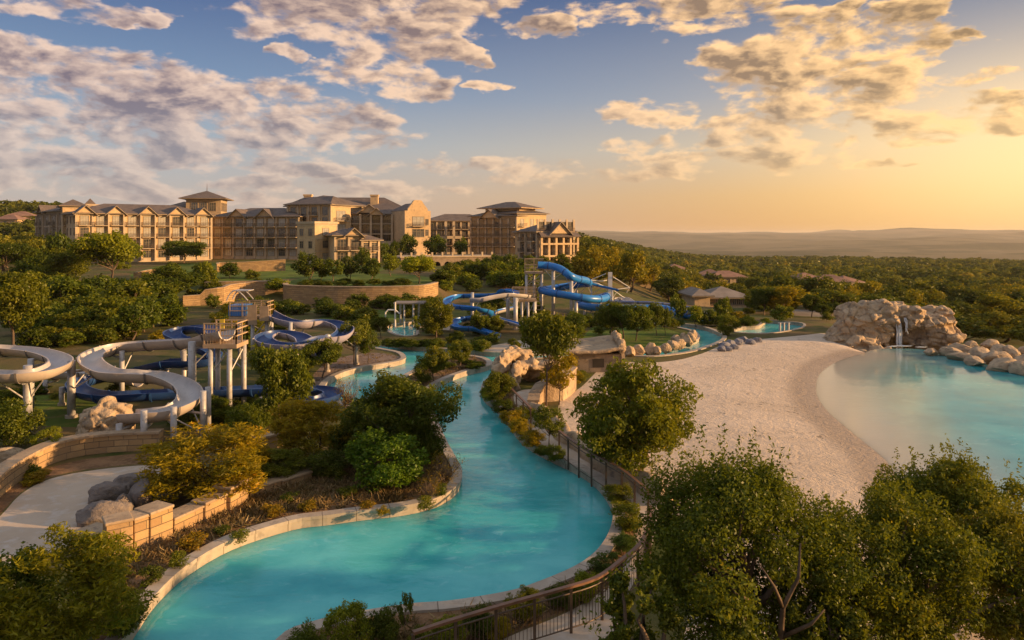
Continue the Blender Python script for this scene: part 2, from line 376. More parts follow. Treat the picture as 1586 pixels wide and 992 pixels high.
SAND = [(968, 561), (1011, 562), (1049, 558), (1074, 552), (1095, 545), (1118, 535), (1150, 528), (1185, 525), (1240, 520), (1285, 516), (1320, 524), (1352, 535), (1360, 560), (1420, 640), (1480, 775), (1560, 860), (1720, 930), (1720, 1120),
        (1100, 1120), (1075, 900), (1055, 820), (1010, 765), (983, 745), (940, 715), (905, 690), (880, 667), (866, 645), (868, 622), (900, 600), (925, 575), (940, 563)]
FOOT = [(-60, 850), (0, 800), (32, 766), (78, 742), (150, 728), (232, 721), (252, 731), (238, 740), (190, 756), (152, 772), (132, 800), (124, 830), (92, 852), (40, 868), (0, 905), (-60, 960)]
WALK = [(796, 612), (812, 604), (832, 606), (838, 625), (830, 642), (845, 662), (878, 682), (905, 705), (945, 732), (990, 757), (1018, 775), (1016, 820), (1004, 860), (975, 915), (930, 1000), (700, 1120), (640, 1120), (745, 1010), (880, 948), (945, 905), (975, 860), (985, 815), (982, 790), (955, 765), (920, 742), (870, 713), (850, 700), (832, 680), (812, 655), (800, 632)]
GRAV = [(480, 590), (500, 566), (520, 556), (560, 548), (590, 547), (620, 553), (632, 560), (622, 567), (600, 573), (562, 578), (523, 591), (500, 606)]
BEDL = [(150, 1000), (120, 860), (200, 850), (262, 822), (330, 790), (392, 764), (470, 744), (530, 722), (560, 690), (660, 690), (695, 690), (720, 720), (725, 750), (712, 772), (675, 794), (618, 806), (565, 812), (507, 820), (455, 828), (364, 858), (296, 898), (250, 945), (200, 1010)]
BEDA = [(662, 620), (640, 600), (640, 578), (665, 566), (690, 557), (715, 553), (745, 555), (765, 565), (768, 572), (752, 580), (724, 587), (692, 599)]
BEDR = [(742, 600), (765, 592), (792, 606), (797, 632), (812, 660), (835, 685), (868, 714), (920, 744), (955, 768), (980, 792), (982, 815), (972, 860), (943, 903), (878, 945), (745, 1006), (620, 1120), (340, 1120), (430, 1000), (560, 960), (700, 945), (834, 915), (920, 870), (945, 821), (935, 770), (850, 725), (780, 665), (746, 622)]
BEDW = [(-60, 820), (0, 768), (40, 742), (80, 724), (130, 712), (190, 705), (250, 703), (256, 722), (232, 718), (150, 725), (78, 739), (32, 763), (0, 797), (-60, 846)]
LAWNC = [(872, 545), (905, 520), (930, 500), (1000, 498), (1040, 512), (1066, 522), (1062, 534), (1020, 541), (960, 546)]
LAWNL = [(-40, 640), (0, 618), (60, 612), (140, 618), (170, 640), (140, 662), (60, 660), (-40, 670)]
LAWNT = [(440, 443), (452, 429), (520, 424), (610, 424), (665, 430), (668, 443), (600, 447), (500, 447)]
LAWNH = [(200, 424), (250, 409), (330, 405), (440, 406), (560, 410), (600, 416), (560, 422), (440, 428), (330, 432), (240, 432)]
LAWNM = [(490, 497), (520, 483), (600, 480), (640, 488), (590, 500), (520, 505)]
ROAD = [(1218, 490), (1225, 470), (1235, 455), (1250, 455), (1256, 466), (1262, 480), (1290, 487), (1270, 495)]
PATHC = [(655, 548), (700, 540), (760, 536), (800, 528), (860, 522), (868, 528), (820, 538), (780, 545), (731, 548.5)]
PATHU = [(640, 500), (655, 497), (700, 507), (700, 512), (660, 508)]
REG = [('river', RIVER, 0, 4), ('pool_one', POOL1, 0, 4), ('pool_two', POOL2, 0, 4), ('lagoon', LAGOON, 0, 4), ('walk', WALK, .3, 4), ('foot', FOOT, .3, 4), ('sand', SAND, .3, 3),
       ('lawnc', LAWNC, .3, 2), ('gravel', GRAV, .3, 2), ('bedl', BEDL, .3, 2), ('beda', BEDA, .3, 2), ('bedw', BEDW, .3, 2), ('bedr', BEDR, .3, 2), ('lawnl', LAWNL, .3, 2), ('lawnt', LAWNT, 2.5, 2), ('lawnh', LAWNH, 2.5, 2), ('lawnm', LAWNM, .3, 2),
       ('road', ROAD, -1.2, 2), ('pathc', PATHC, .3, 2), ('pathu', PATHU, .3, 2)]
POLY = {k: px_poly(p, z, n) for k, p, z, n in REG}
def inside(poly, X, Y):
    r = np.zeros(len(X), bool); n = len(poly)
    for i in range(n):
        x1, y1 = poly[i]; x2, y2 = poly[i - 1]
        c = (y1 > Y) != (y2 > Y)
        with np.errstate(divide='ignore', invalid='ignore'):
            r ^= c & (X < (x2 - x1) * (Y - y1) / (y2 - y1) + x1)
    return r
def dist_to(line, X, Y):
    d = np.full(len(X), 1e9)
    for (x1, y1), (x2, y2) in zip(line, line[1:]):
        L = (x2 - x1) ** 2 + (y2 - y1) ** 2 + 1e-12
        t = np.clip(((X - x1) * (x2 - x1) + (Y - y1) * (y2 - y1)) / L, 0, 1)
        d = np.minimum(d, np.hypot(X - x1 - t * (x2 - x1), Y - y1 - t * (y2 - y1)))
    return d
def build_land():
    pts = []; rr = 5.0
    while rr < 15500:
        step = 0.95 if rr < 160 else (1.25 if rr < 1500 else 0.6)
        a = -54.0
        while a <= 50:
            j = step * .3
            pts.append((R(a + RNG.uniform(-j, j)), rr * (1 + RNG.uniform(-.008, .008)))); a += step
        for a in range(56, 306, 10): pts.append((R(a), rr))
        rr *= 1.036 if rr < 1500 else 1.03
    V = [Vector((math.sin(a) * r, math.cos(a) * r)) for a, r in pts]; V.append(Vector((0, 0)))
    E = []
    for k, p in POLY.items():
        b = len(V); V += p; E += [(b + i, b + (i + 1) % len(p)) for i in range(len(p))]
    res = delaunay_2d_cdt(V, E, [], 0, 1e-4)
    P = np.array([(v.x, v.y) for v in res[0]]); T = np.array([t for t in res[2]])
    C = P[T].mean(axis=1); lab = np.full(len(T), -1)
    for i, (k, p, z, n) in reversed(list(enumerate(REG))):
        lab[inside(POLY[k], C[:, 0], C[:, 1])] = i
    Z = np.array([zf(x, y) for x, y in P])
    shore = [tuple(p) for p in px_poly(LAGOON, 0, 4)]
    a = 4 * 16; sl = shore[a:] + shore[:4 * 5 + 1]            # the sandy part of the lagoon edge
    near = (np.abs(P[:, 0]) < 120) & (P[:, 1] < 140)
    D = np.full(len(P), 99.0); D[near] = dist_to(sl, P[near, 0], P[near, 1])
    names = {i: k for i, (k, _, _, _) in enumerate(REG)}; names[-1] = 'ground'
    info = {'ground': ('ground', 'ground'), 'river': ('river_water', 'river'), 'pool_one': ('pool_water', 'river'), 'pool_two': ('pool_water', 'river'), 'lagoon': ('lagoon_water', 'lagoon'),
            'walk': ('path', 'path'), 'foot': ('path', 'path'), 'sand': ('sand_beach', 'sand'), 'lawnc': ('lawn', 'lawn'), 'gravel': ('gravel_bed', 'gravel'), 'bedl': ('planting_bed', 'mulch'),
            'beda': ('planting_bed', 'mulch'), 'bedw': ('planting_bed', 'mulch'), 'bedr': ('planting_bed', 'mulch'), 'lawnl': ('lawn', 'lawn'), 'lawnt': ('lawn', 'lawn'), 'lawnh': ('lawn', 'lawn'), 'lawnm': ('lawn', 'lawn'), 'road': ('road', 'road'),
            'pathc': ('path', 'path'), 'pathu': ('path', 'path')}
    water = ('river', 'pool_one', 'pool_two', 'lagoon')
    for i in sorted(set(lab)):
        k = names[i]; t = T[lab == i]; u, inv = np.unique(t.ravel(), return_inverse=True)
        co = np.zeros((len(u), 3)); co[:, :2] = P[u]
        if k in water: co[:, 2] = 0.0
        elif k == 'sand': co[:, 2] = np.minimum(Z[u], 0.004 + .3 * np.clip(D[u] / 5.5, 0, 1) ** 0.8)
        else: co[:, 2] = Z[u]
        me = bpy.data.meshes.new(info[k][0]); me.from_pydata(co.tolist(), [], inv.reshape(-1, 3).tolist())
        me.materials.append(M[info[k][1]])
        if k == 'sand': me.attributes.new('wet', 'FLOAT', 'POINT').data.foreach_set('value', (1 - np.clip(D[u] / 2.2, 0, 1)).astype(np.float32))
        if k == 'lagoon': me.attributes.new('depth', 'FLOAT', 'POINT').data.foreach_set('value', np.clip(D[u] / 11, 0, 1).astype(np.float32))
        me.update()
        if me.polygons and me.polygons[0].normal.z < 0: me.flip_normals()
        if k in ('ground', 'sand', 'lawnh'): me.polygons.foreach_set('use_smooth', [True] * len(me.polygons))
        tag(link(info[k][0], me), kind='structure')
    # kerbs: a real step round the water
    for k, w in (('river', .36), ('pool_one', .25), ('pool_two', .2)):
        p = [Vector((x, y, 0)) for x, y in POLY[k]]
        ar = sum(p[i - 1].x * p[i].y - p[i].x * p[i - 1].y for i in range(len(p)))
        sg = 1 if ar > 0 else -1                                  # right of travel = outside when counter-clockwise
        h = .37
        pr = [(0, -.3), (0, h - .13), (-.05, h - .11), (-.05, h), (w, h), (w, 0), (w, -.3)]
        mb = MB(); mb.sweep(p, [(x * sg, z) for x, z in pr], closed=True)
        tag(mb.build('river_kerb' if k == 'river' else 'pool_kerb', M['kerb']), kind='structure')
build_land()

# ------------------------------------------------------------------ sky, sun, air, camera
def build_world():
    w = bpy.data.worlds.new('World'); scene.world = w; w.use_nodes = True; nt = w.node_tree; nt.nodes.clear()
    g = coords(nt, 'Generated'); sp = nt.nodes.new('ShaderNodeSeparateXYZ'); nt.links.new(g, sp.inputs[0])
    dx, dy, dz = (S(nt, sp.outputs[i]) for i in range(3))
    az0 = dx.op('ARCTAN2', dy); el = dz / (dx * dx + dy * dy).op('SQRT').max(0.02)
    az = (az0 + 0.66).op('PINGPONG', 1.30) - 0.66
    elc = el.min(2.0)
    sky = nt.nodes.new('ShaderNodeTexSky'); sky.sky_type = 'NISHITA'; sky.sun_disc = False
    sky.sun_elevation = SUN_EL; sky.sun_rotation = SUN_AZ; sky.altitude = 300; sky.air_density = 1.2; sky.dust_density = 2.0
    warm = az0.rng(-0.55, 0.66)                                   # towards the sunset
    glow = az0.rng(0.15, 0.72)
    def ramp(stops):
        n = nt.nodes.new('ShaderNodeValToRGB'); nt.links.new(elc.rng(0, 0.8, sm=False).k, n.inputs[0]); e = n.color_ramp.elements
        while len(e) < len(stops): e.new(0.5)
        for q, (p, c) in zip(e, stops): q.position = p / 0.8; q.color = rgb(c)
        return n.outputs[0]
    L = ramp([(0.0, (0.58, 0.46, 0.42)), (0.05, (0.52, 0.47, 0.47)), (0.12, (0.36, 0.43, 0.53)), (0.20, (0.17, 0.27, 0.46)), (0.32, (0.055, 0.105, 0.29)), (0.5, (0.24, 0.32, 0.48)), (0.8, (0.52, 0.54, 0.62))])  # upper stops lie out of view, brightened to light the ground
    Rr = ramp([(0.0, (0.92, 0.44, 0.10)), (0.05, (0.90, 0.49, 0.15)), (0.11, (0.76, 0.57, 0.37)), (0.18, (0.42, 0.41, 0.44)), (0.32, (0.11, 0.16, 0.29)), (0.5, (0.34, 0.38, 0.46)), (0.8, (0.58, 0.57, 0.6))])
    c = mix(nt, warm, L, Rr)
    gl = (az0 - 0.68) * (az0 - 0.68) * 13.0 + (el - 0.09) * (el - 0.09) * 75.0
    gl = (gl * -1.0).op('EXPONENT')
    c = mix(nt, gl * 0.85, c, (1.55, 1.02, 0.46))
    nis = nt.nodes.new('ShaderNodeVectorMath'); nis.operation = 'SCALE'; nis.inputs['Scale'].default_value = 0.10; nt.links.new(sky.outputs[0], nis.inputs[0])
    c = mix(nt, 0.22, c, nis.outputs[0])
    # ---- clouds: soft masses placed by azimuth and elevation, broken up by fractal noise
    nv = vec(nt, az0 * 5.2, elc * 10.5, 0.0)
    wp = nt.nodes.new('ShaderNodeTexNoise'); wp.inputs['Scale'].default_value = 2.4; wp.inputs['Detail'].default_value = 6; nt.links.new(nv, wp.inputs['Vector'])
    ws = nt.nodes.new('ShaderNodeSeparateXYZ'); nt.links.new(wp.outputs[1], ws.inputs[0])
    wa = az + (S(nt, ws.outputs[0]) - 0.5) * 0.16; we = elc + (S(nt, ws.outputs[1]) - 0.5) * 0.055
    B = [(60, 150, 280, 62, 1), (250, 170, 230, 52, 1), (390, 190, 190, 40, .95), (110, 220, 230, 36, 1), (60, 250, 150, 18, .75), (400, 215, 90, 16, .65),
         (560, 15, 210, 55, 1), (625, 72, 95, 55, 1), (640, 120, 60, 34, .95), (690, 15, 110, 34, 1), (430, 22, 80, 38, .85), (530, 115, 80, 24, .65),
         (718, 78, 30, 20, .8), (830, 45, 50, 20, .8), (440, 85, 26, 12, .6), (100, 15, 130, 16, .7), (185, 32, 36, 12, .65), (255, 35, 30, 9, .6), (760, 136, 34, 8, .5),
         (460, 258, 100, 13, .75), (600, 298, 130, 13, .7), (500, 288, 170, 15, .7), (100, 285, 170, 22, .7), (760, 258, 170, 18, .68), (900, 268, 200, 18, .62), (250, 305, 260, 9, .6),
         (1290, 80, 130, 56, 1), (1200, 112, 115, 38, .95), (1300, 150, 120, 36, 1), (1340, 60, 80, 38, .95), (1180, 195, 120, 32, .85), (1215, 232, 90, 20, .85), (1130, 100, 55, 22, .75),
         (1040, 170, 80, 20, .78), (1020, 225, 60, 18, .65), (1120, 246, 170, 15, .65), (1060, 8, 170, 20, .95), (960, 22, 60, 18, .75), (1160, 32, 100, 22, .85),
         (1415, 25, 34, 18, .7), (1400, 70, 30, 15, .65), (1432, 82, 24, 14, .7), (1475, 60, 20, 10, .65), (1500, 122, 36, 15, .7), (1535, 105, 26, 14, .72), (1480, 190, 110, 20, .85), (1420, 212, 80, 10, .75), (1560, 180, 70, 22, .75), (1375, 246, 30, 5, .65), (1530, 150, 44, 12, .65), (1315, 10, 34, 10, .6)]
    D = None
    for px, py, rx, ry, wt in B:
        wt += 0.30 if rx > 180 and px < 450 else 0.42 if rx < 60 else (0.10 if wt < .8 else 0)
        a, e = math.atan2(px - CX, F), (HY - py) / math.hypot(F, px - CX)
        X = (wa - a) * (F / rx * 0.93); Y = (we - e) * (F / ry)
        q = (X * X + Y * Y).op('MULTIPLY_ADD', -0.5 * wt, wt)     # 1 in the middle, falls with distance
        D = q if D is None else D.max(q)
    n1 = noi(nt, nv, 1.9, 9, 0.55, 0.25)
    nv2 = vec(nt, az0 * 5.2 + 0.075, elc * 10.5 + 0.065, 0.0)       # the same noise a step towards the sun
    n2 = noi(nt, nv2, 1.9, 6, 0.55, 0.25)
    nF = noi(nt, nv, 5.2, 7, 0.56, 0.2); nF2 = noi(nt, nv2, 5.2, 5, 0.56, 0.2)
    hi = elc.rng(0.40, 0.75) * 0.45
    dens = (D.rng(-0.50, 0.95) - 0.68) * 1.6 + (n1 - 0.5) * 3.0 + (nF - 0.5) * 1.85 + hi * 0.8
    alpha = dens.rng(-0.10, 0.50) * el.rng(0.005, 0.05)
    thick = dens.rng(0.05, 1.0)
    lit = ((n1 - n2) * 6.2 + (nF - nF2) * 1.5 + 0.44).max(0.0).min(1.0)
    shade = mix(nt, warm, (0.21, 0.16, 0.19), (0.36, 0.23, 0.115))
    bright = mix(nt, warm, (0.84, 0.61, 0.48), (1.25, 0.76, 0.32))
    k = (thick * 0.72 - lit * 1.0 + 0.58).max(0.0).min(1.0)
    cc = mix(nt, k, bright, shade)
    low = el.rng(0.02, 0.22)
    cc = mix(nt, low * 0.55 + 0.45, c, cc)
    c = mix(nt, alpha * 0.93, c, cc)
    bg = nt.nodes.new('ShaderNodeBackground'); nt.links.new(c, bg.inputs[0]); bg.inputs[1].default_value = WORLD_STRENGTH
    o = nt.nodes.new('ShaderNodeOutputWorld'); nt.links.new(bg.outputs[0], o.inputs[0])
    w.cycles.sampling_method = 'MANUAL'; w.cycles.sample_map_resolution = 512
WORLD_STRENGTH = 0.64
build_world()
sl = bpy.data.lights.new('sun', 'SUN'); sl.energy = 5.0; sl.angle = R(0.6); sl.color = (1.0, 0.60, 0.27)
so = bpy.data.objects.new('sun', sl); COL.objects.link(so)
so.rotation_euler = Vector((math.sin(SUN_AZ) * math.cos(SUN_EL), math.cos(SUN_AZ) * math.cos(SUN_EL), math.sin(SUN_EL))).to_track_quat('Z', 'Y').to_euler()
cam = bpy.data.cameras.new('camera'); co = bpy.data.objects.new('camera', cam); COL.objects.link(co); scene.camera = co
co.location = (0, 0, H); co.rotation_euler = (R(90), 0, 0)
cam.sensor_fit = 'HORIZONTAL'; cam.sensor_width = 36; cam.lens = 36 * F / 1586; cam.shift_y = -(496 - HY) / 1586; cam.clip_start = 0.2; cam.clip_end = 60000
def build_haze():
    mb = MB(); mb.box(-16500, 16500, -16500, 16500, -170, 62)
    m = bpy.data.materials.new('thin_warm_haze'); m.use_nodes = True; nt = m.node_tree; nt.nodes.clear()
    v = nt.nodes.new('ShaderNodeVolumePrincipled'); v.inputs['Color'].default_value = (0.95, 0.88, 0.80, 1); v.inputs['Density'].default_value = 6.0e-5; v.inputs['Anisotropy'].default_value = 0.2
    o = nt.nodes.new('ShaderNodeOutputMaterial'); nt.links.new(v.outputs[0], o.inputs['Volume'])
    tag(mb.build('haze', m), kind='stuff')
build_haze()
scene.view_settings.view_transform = 'Standard'; scene.view_settings.look = 'None'; scene.view_settings.exposure = 0.74; scene.view_settings.gamma = 1; scene.view_settings.use_curve_mapping = False
scene.cycles.use_denoising = True; scene.cycles.max_bounces = 6; scene.cycles.diffuse_bounces = 3; scene.cycles.glossy_bounces = 3; scene.cycles.transmission_bounces = 2; scene.cycles.volume_bounces = 0; scene.cycles.transparent_max_bounces = 6
scene.cycles.caustics_reflective = False; scene.cycles.caustics_refractive = False; scene.cycles.sample_clamp_indirect = 6

# ------------------------------------------------------------------ hotel
def wmesh(w, h, kind, _c={}):
    """one window: frame, mullions and a recessed pane; x across, -y outwards, z up."""
    k = (round(w, 2), round(h, 2), kind)
    if k in _c: return _c[k]
    mb = MB(); a = w / 2; t = 0.11
    mb.box(-a - t, -a, -.09, .05, -t, h + t); mb.box(a, a + t, -.09, .05, -t, h + t)
    mb.box(-a, a, -.09, .05, h, h + t); mb.box(-a, a, -.11, .05, -t, 0)
    for x in ((0,) if w < 1.7 else (-w / 6, w / 6)): mb.box(x - .035, x + .035, -.05, -.012, 0.004, h - .004)
    mb.box(-a + .003, a - .003, -.047, -.014, h * .66, h * .66 + .05)
    g = 1 if kind == 'dark' else 2
    b = len(mb.v); mb.v += [(-a, -.02, 0), (a, -.02, 0), (a, -.02, h), (-a, -.02, h)]; mb.face((b, b + 1, b + 2, b + 3), g)
    _c[k] = mb.mesh('window', [M['frame'], M['glass'], M['curtain_glass']], fixn=False); return _c[k]
def balmesh(w, d, _c={}):
    k = (round(w, 2), round(d, 2))
    if k in _c: return _c[k]
    mb = MB(); a = w / 2
    mb.box(-a, a, -d, -.003, -.16, 0, 0)
    for z in (.45, .95): mb.box(-a, a, -d + .02, -d + .08, z, z + .07, 1)
    n = int(w / .22)
    for i in range(n + 1):
        x = -a + .03 + (w - .06) * i / n; mb.box(x - .018, x + .018, -d + .03, -d + .066, .0, .95, 1)
    for s in (-1, 1):
        x = s * (a - .03); mb.box(x - .02, x + .02, -d + .1, -.02, .9, .96, 1)
        for i in range(3): mb.box(x - .018, x + .018, -d * (i + .7) / 4, -d * (i + .7) / 4 + .036, 0, .9, 1)
    _c[k] = mb.mesh('balcony', [M['trim'], M['rail']], fixn=False); return _c[k]
def hip(mb, x0, x1, y0, y1, z, rh, oh=1.0, m=0, soff=1):
    """hip roof with an eave board and soffit."""
    x0 -= oh; x1 += oh; y0 -= oh; y1 += oh; e = .22
    mb.box(x0, x1, y0, y1, z, z + e, soff)
    z += e + .004; w, d = x1 - x0, y1 - y0; q = min(w, d) / 2
    if w >= d: A, B = (x0 + q, (y0 + y1) / 2, z + rh), (x1 - q, (y0 + y1) / 2, z + rh)
    else: A, B = ((x0 + x1) / 2, y0 + q, z + rh), ((x0 + x1) / 2, y1 - q, z + rh)
    c = [(x0 - .06, y0 - .06, z), (x1 + .06, y0 - .06, z), (x1 + .06, y1 + .06, z), (x0 - .06, y1 + .06, z)]
    if w >= d:
        mb.poly([c[0], c[1], B, A], m); mb.poly([c[2], c[3], A, B], m); mb.poly([c[1], c[2], B], m); mb.poly([c[3], c[0], A], m)
    else:
        mb.poly([c[1], c[2], B, A], m); mb.poly([c[3], c[0], A, B], m); mb.poly([c[0], c[1], A], m); mb.poly([c[2], c[3], B], m)
    mb.poly(c[::-1], m)
def gable(parent, xc, w, y, z, rh, dep, name='gable', wallm=None):
    """gabled dormer front: stone triangle under two roof slopes, projecting at -y."""
    mb = MB(); a = w / 2
    for q in (0, 1):
        yy = y - .25 - q * .12; k = 1 - q * .0
    pts = [(xc - a, y - .25, z), (xc + a, y - .25, z), (xc, y - .25, z + rh)]
    mb.poly(pts, 1)
    o = .55; f = rh / a
    L0 = (xc - a - o, z - o * f); Rr = (xc + a + o, z - o * f); T = (xc, z + rh)
    for (e, zz), s in ((L0, -1), (Rr, 1)):
        t = .22
        y0, y1 = y - .85, y + dep
        P = [(e, y0, zz), (T[0], y0, T[1]), (T[0], y1, T[1]), (e, y1, zz)]
        Q = [(p[0], p[1], p[2] + t) for p in P]
        mb.poly(P, 2); mb.poly(Q, 0)
        for i in range(4): j = (i + 1) % 4; mb.poly([P[i], P[j], Q[j], Q[i]], 2)
    return mb.build(name, [M['roof'], wallm or M['stucco'], M['frame']], parent)
COUNT = {'window': 0, 'balcony': 0}; REST = {'window': [], 'balcony': []}; SMALL = [False]
def put(kind, me, parent, loc, rz=0.0):
    """the hundred largest as parts of their own, the small remote ones gathered for one mesh."""
    if SMALL[0] or COUNT[kind] >= 100:
        T = Matrix.Translation(parent.location) @ Matrix.Rotation(parent.rotation_euler.z, 4, 'Z') @ Matrix.Translation(loc) @ Matrix.Rotation(rz, 4, 'Z')
        REST[kind].append((me, T)); return None
    COUNT[kind] += 1; return link(kind, me, parent, loc, rz)
def put_window(parent, x, y, z, w, h, kind='dark', rz=0.0): return put('window', wmesh(w, h, kind), parent, (x, y, z), rz)
def put_balcony(parent, x, y, z, w, d): return put('balcony', balmesh(w, d), parent, (x, y, z))
def build_rest():
    for kind, L in REST.items():
        mb = MB(); mats = L[0][0].materials
        for me, T in L:
            b = len(mb.v); mb.v += [tuple(T @ v.co) for v in me.vertices]
            for p in me.polygons: mb.face([b + q for q in p.vertices], p.material_index)
        tag(mb.build(kind, list(mats), hotel, fixn=False), kind='stuff')
hotel = None
def frame_of(A, B):
    (pa, da), (pb, db) = A, B
    a = Vector(((pa - CX) * da / F, da)); b = Vector(((pb - CX) * db / F, db)); e = b - a
    return a, e.length, math.atan2(e.y, e.x)
def wing(A, B, zb, zt, depth, name='wing', wallm='stucco', roof=2.2, oh=1.0):
    a, w, rz = frame_of(A, B)
    mb = MB(); mb.box(0, w, 0, depth, zb - 2, zt, 0); mb.box(-.06, w + .06, -.06, depth + .06, zb - 2, zb + .7, 1)
    mb.box(-.08, w + .08, -.08, depth + .08, zt - .5, zt - .1, 1)
    o = mb.build(name, [M[wallm], M['trim']], hotel, loc=(a.x, a.y, 0), rz=rz)
    if roof:
        r = MB(); hip(r, 0, w, 0, depth, zt, roof, oh); r.build('roof', [M['roof'], M['frame']], o)
    return o, w
def facade(o, w, zb, fh, nf, nc, ww=1.7, wh=1.9, bal=1, kind='dark', pil=True, x0=0.0, x1=None, first=0, y=0.0, loggia=False, balw=None):
    x1 = w if x1 is None else x1; bw = (x1 - x0) / nc; mb = MB()
    for c in range(nc):
        x = x0 + bw * (c + .5)
        for f in range(first, nf):
            z = zb + fh * f + .85
            put_window(o, x, y - .004, z - (.55 if bal and f else 0), ww, wh + (.55 if bal and f else 0), kind if (kind != 'mix') else ('curtain' if random.random() < .6 else 'dark'))
            if bal and f and (bal == 1 or (c % bal == 0)): put_balcony(o, x, y - .002, z - .62, balw or min(bw - .5, ww + 1.1), 1.25)
        if pil:
            for xx in (x0 + bw * c,) + ((x1,) if c == nc - 1 else ()): mb.box(xx - .28, xx + .28, y - .34, y - .003, zb, zb + nf * fh + .2, 0)
    for f in range(1, nf):
        mb.box(x0, x1, y - .10, y - .005, zb + fh * f - .12, zb + fh * f + .10, 0)
    if mb.v: mb.build('pilaster_trim', M['trim'], o)
def side_windows(o, w, depth, zb, fh, nf, nc, side, ww=1.3, wh=1.8, kind='dark'):
    keep = SMALL[0]; SMALL[0] = True
    for c in range(nc):
        for f in range(nf):
            y = depth * (c + .5) / nc
            put_window(o, w + .004 if side > 0 else -.004, y, zb + fh * f + .8, ww, wh, kind, rz=R(90 if side > 0 else -90))
    SMALL[0] = keep
def build_hotel():
    global hotel
    hotel = empty('resort_hotel', (0, 0, 0), 0, 'long golden limestone resort hotel with brown hip roofs and a square tower on the hill', 'hotel')
    G = 2.5
    # lit long front, five bays of balconies
    o, w = wing((118, 192), (327, 214), G, 15.2, 16, roof=2.9)
    facade(o, w, G, 3.15, 4, 9, 1.9, 1.9, 1, 'mix')
    for t in (.06, .27, .50, .72, .93): gable(o, w * t, 4.6, -.5, 15.2, 2.1, 6)
    # bay projections under the gables
    mb = MB()
    for t in (.27, .50, .72): mb.box(w * t - 2.0, w * t - 1.7, -.9, -.36, G, 15.1); mb.box(w * t + 1.7, w * t + 2.0, -.9, -.36, G, 15.1)
    mb.build('bay_pier', M['trim'], o)
    side_windows(o, w, 16, G, 3.15, 4, 3, -1)
    SMALL[0] = True
    # far end block with two small roof caps
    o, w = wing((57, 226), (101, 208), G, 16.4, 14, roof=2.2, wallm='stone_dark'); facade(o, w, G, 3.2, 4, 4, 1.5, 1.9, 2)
    gable(o, w * .25, 4.5, -.4, 16.4, 2.0, 5)
    o, w = wing((97, 204), (131, 207), G, 17.6, 12, name='pavilion', roof=1.9); facade(o, w, G, 3.2, 4, 3, 1.3, 1.8, 2, pil=False)
    o, w = wing((126, 211), (160, 214), G, 18.0, 9, name='pavilion', roof=0)
    mb = MB(); mb.box(-.5, w + .5, -.5, 9.5, 18.0, 18.5); mb.build('parapet', M['trim'], o)
    mb = MB(); hip(mb, w * .25, w * .6, 2, 5.5, 18.5, 1.6, .3); mb.build('roof', [M['roof'], M['frame']], o)
    SMALL[0] = False
    # square tower
    o, w = wing((288, 224), (342, 226), G, 20.6, 10.5, name='tower', wallm='stone_mid_shade', roof=0)
    mb = MB(); hip(mb, 0, w, 0, 10.5, 20.6, 2.6, 1.8); mb.build('roof', [M['roof'], M['frame']], o)
    for i in range(3): put_window(o, w * (.24 + .26 * i), -.004, 17.0, 1.9, 2.5, 'dark')
    for i in range(4): put_window(o, w + .004, 1.5 + 2.4 * i, 17.0, 1.5, 2.5, 'dark', rz=R(90)); put_window(o, -.004, 1.5 + 2.4 * i, 17.0, 1.5, 2.5, 'dark', rz=R(-90))
    mb = MB(); mb.tube([(w / 2, 5.2, 22.8), (w / 2, 5.2, 25.6)], [.12, .04], 6); mb.build('spire', M['rail'], o)
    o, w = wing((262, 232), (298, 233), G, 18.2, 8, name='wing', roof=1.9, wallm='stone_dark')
    # recessed shaded front to the right of the tower
    o, w = wing((329, 221), (462, 217), G, 14.9, 16, wallm='stone_mid_shade', roof=2.8)
    facade(o, w, G, 3.1, 4, 8, 1.9, 1.9, 1, 'mix'); side_windows(o, w, 16, G, 3.1, 4, 3, -1)
    for t in (.30, .62): gable(o, w * t, 5.2, -.5, 14.9, 2.3, 6)
    # flat parapet block in front
    o, w = wing((487.6, 180.3), (521, 186), G, 12.4, 6.6, roof=0); facade(o, w, G, 3.1, 3, 1, 1.9, 1.7, 0, 'mix', pil=False); side_windows(o, w, 6.6, G, 3.1, 3, 2, -1, 1.2, 1.6)
    mb = MB(); mb.box(-.3, w + .3, -.3, 6.9, 12.4, 13.0); mb.build('parapet', M['trim'], o)
    # gabled pavilion at its foot
    o, w = wing((519, 177), (561, 180), G, 9.4, 8, name='pavilion', roof=1.7); facade(o, w, G, 3.2, 2, 2, 2.2, 2.0, 1, 'mix'); gable(o, w * .66, 4.2, -.6, 9.4, 1.8, 5)
    side_windows(o, w, 8, G, 3.2, 2, 2, 1, 1.4, 1.8)
    o, w = wing((560, 180), (586, 183), G, 8.2, 6, name='pavilion', roof=1.4); facade(o, w, G, 3.0, 2, 2, 1.6, 1.7, 1)
    # central block
    o, w = wing((446, 222), (512, 217), G, 18.6, 20, roof=3.0, wallm='stucco'); facade(o, w, 9.0, 3.1, 3, 4, 1.7, 1.8, 2)
    o, w = wing((512.5, 217.3), (543, 223), G, 18.4, 22, roof=2.8); facade(o, w, 9.6, 4.0, 2, 1, 3.2, 2.3, 1, 'curtain', pil=False)
    o, w = wing((543, 226), (640, 228), G, 15.9, 22, roof=3.9, wallm='stone_mid_shade'); facade(o, w, G + 4.2, 3.1, 3, 6, 2.2, 2.0, 1, 'dark')
    gable(o, w * .30, 6.2, -1.5, 16.4, 2.5, 8); gable(o, w * .42, 4.6, -2.4, 15.7, 2.0, 8)
    mb = MB()
    for i in range(7): x = w * i / 6; mb.box(x - .3, x + .3, -2.6, -2.0, G + 4, 15.9)
    mb.box(0, w, -3.0, -2.4, G + 3.6, G + 5.2)
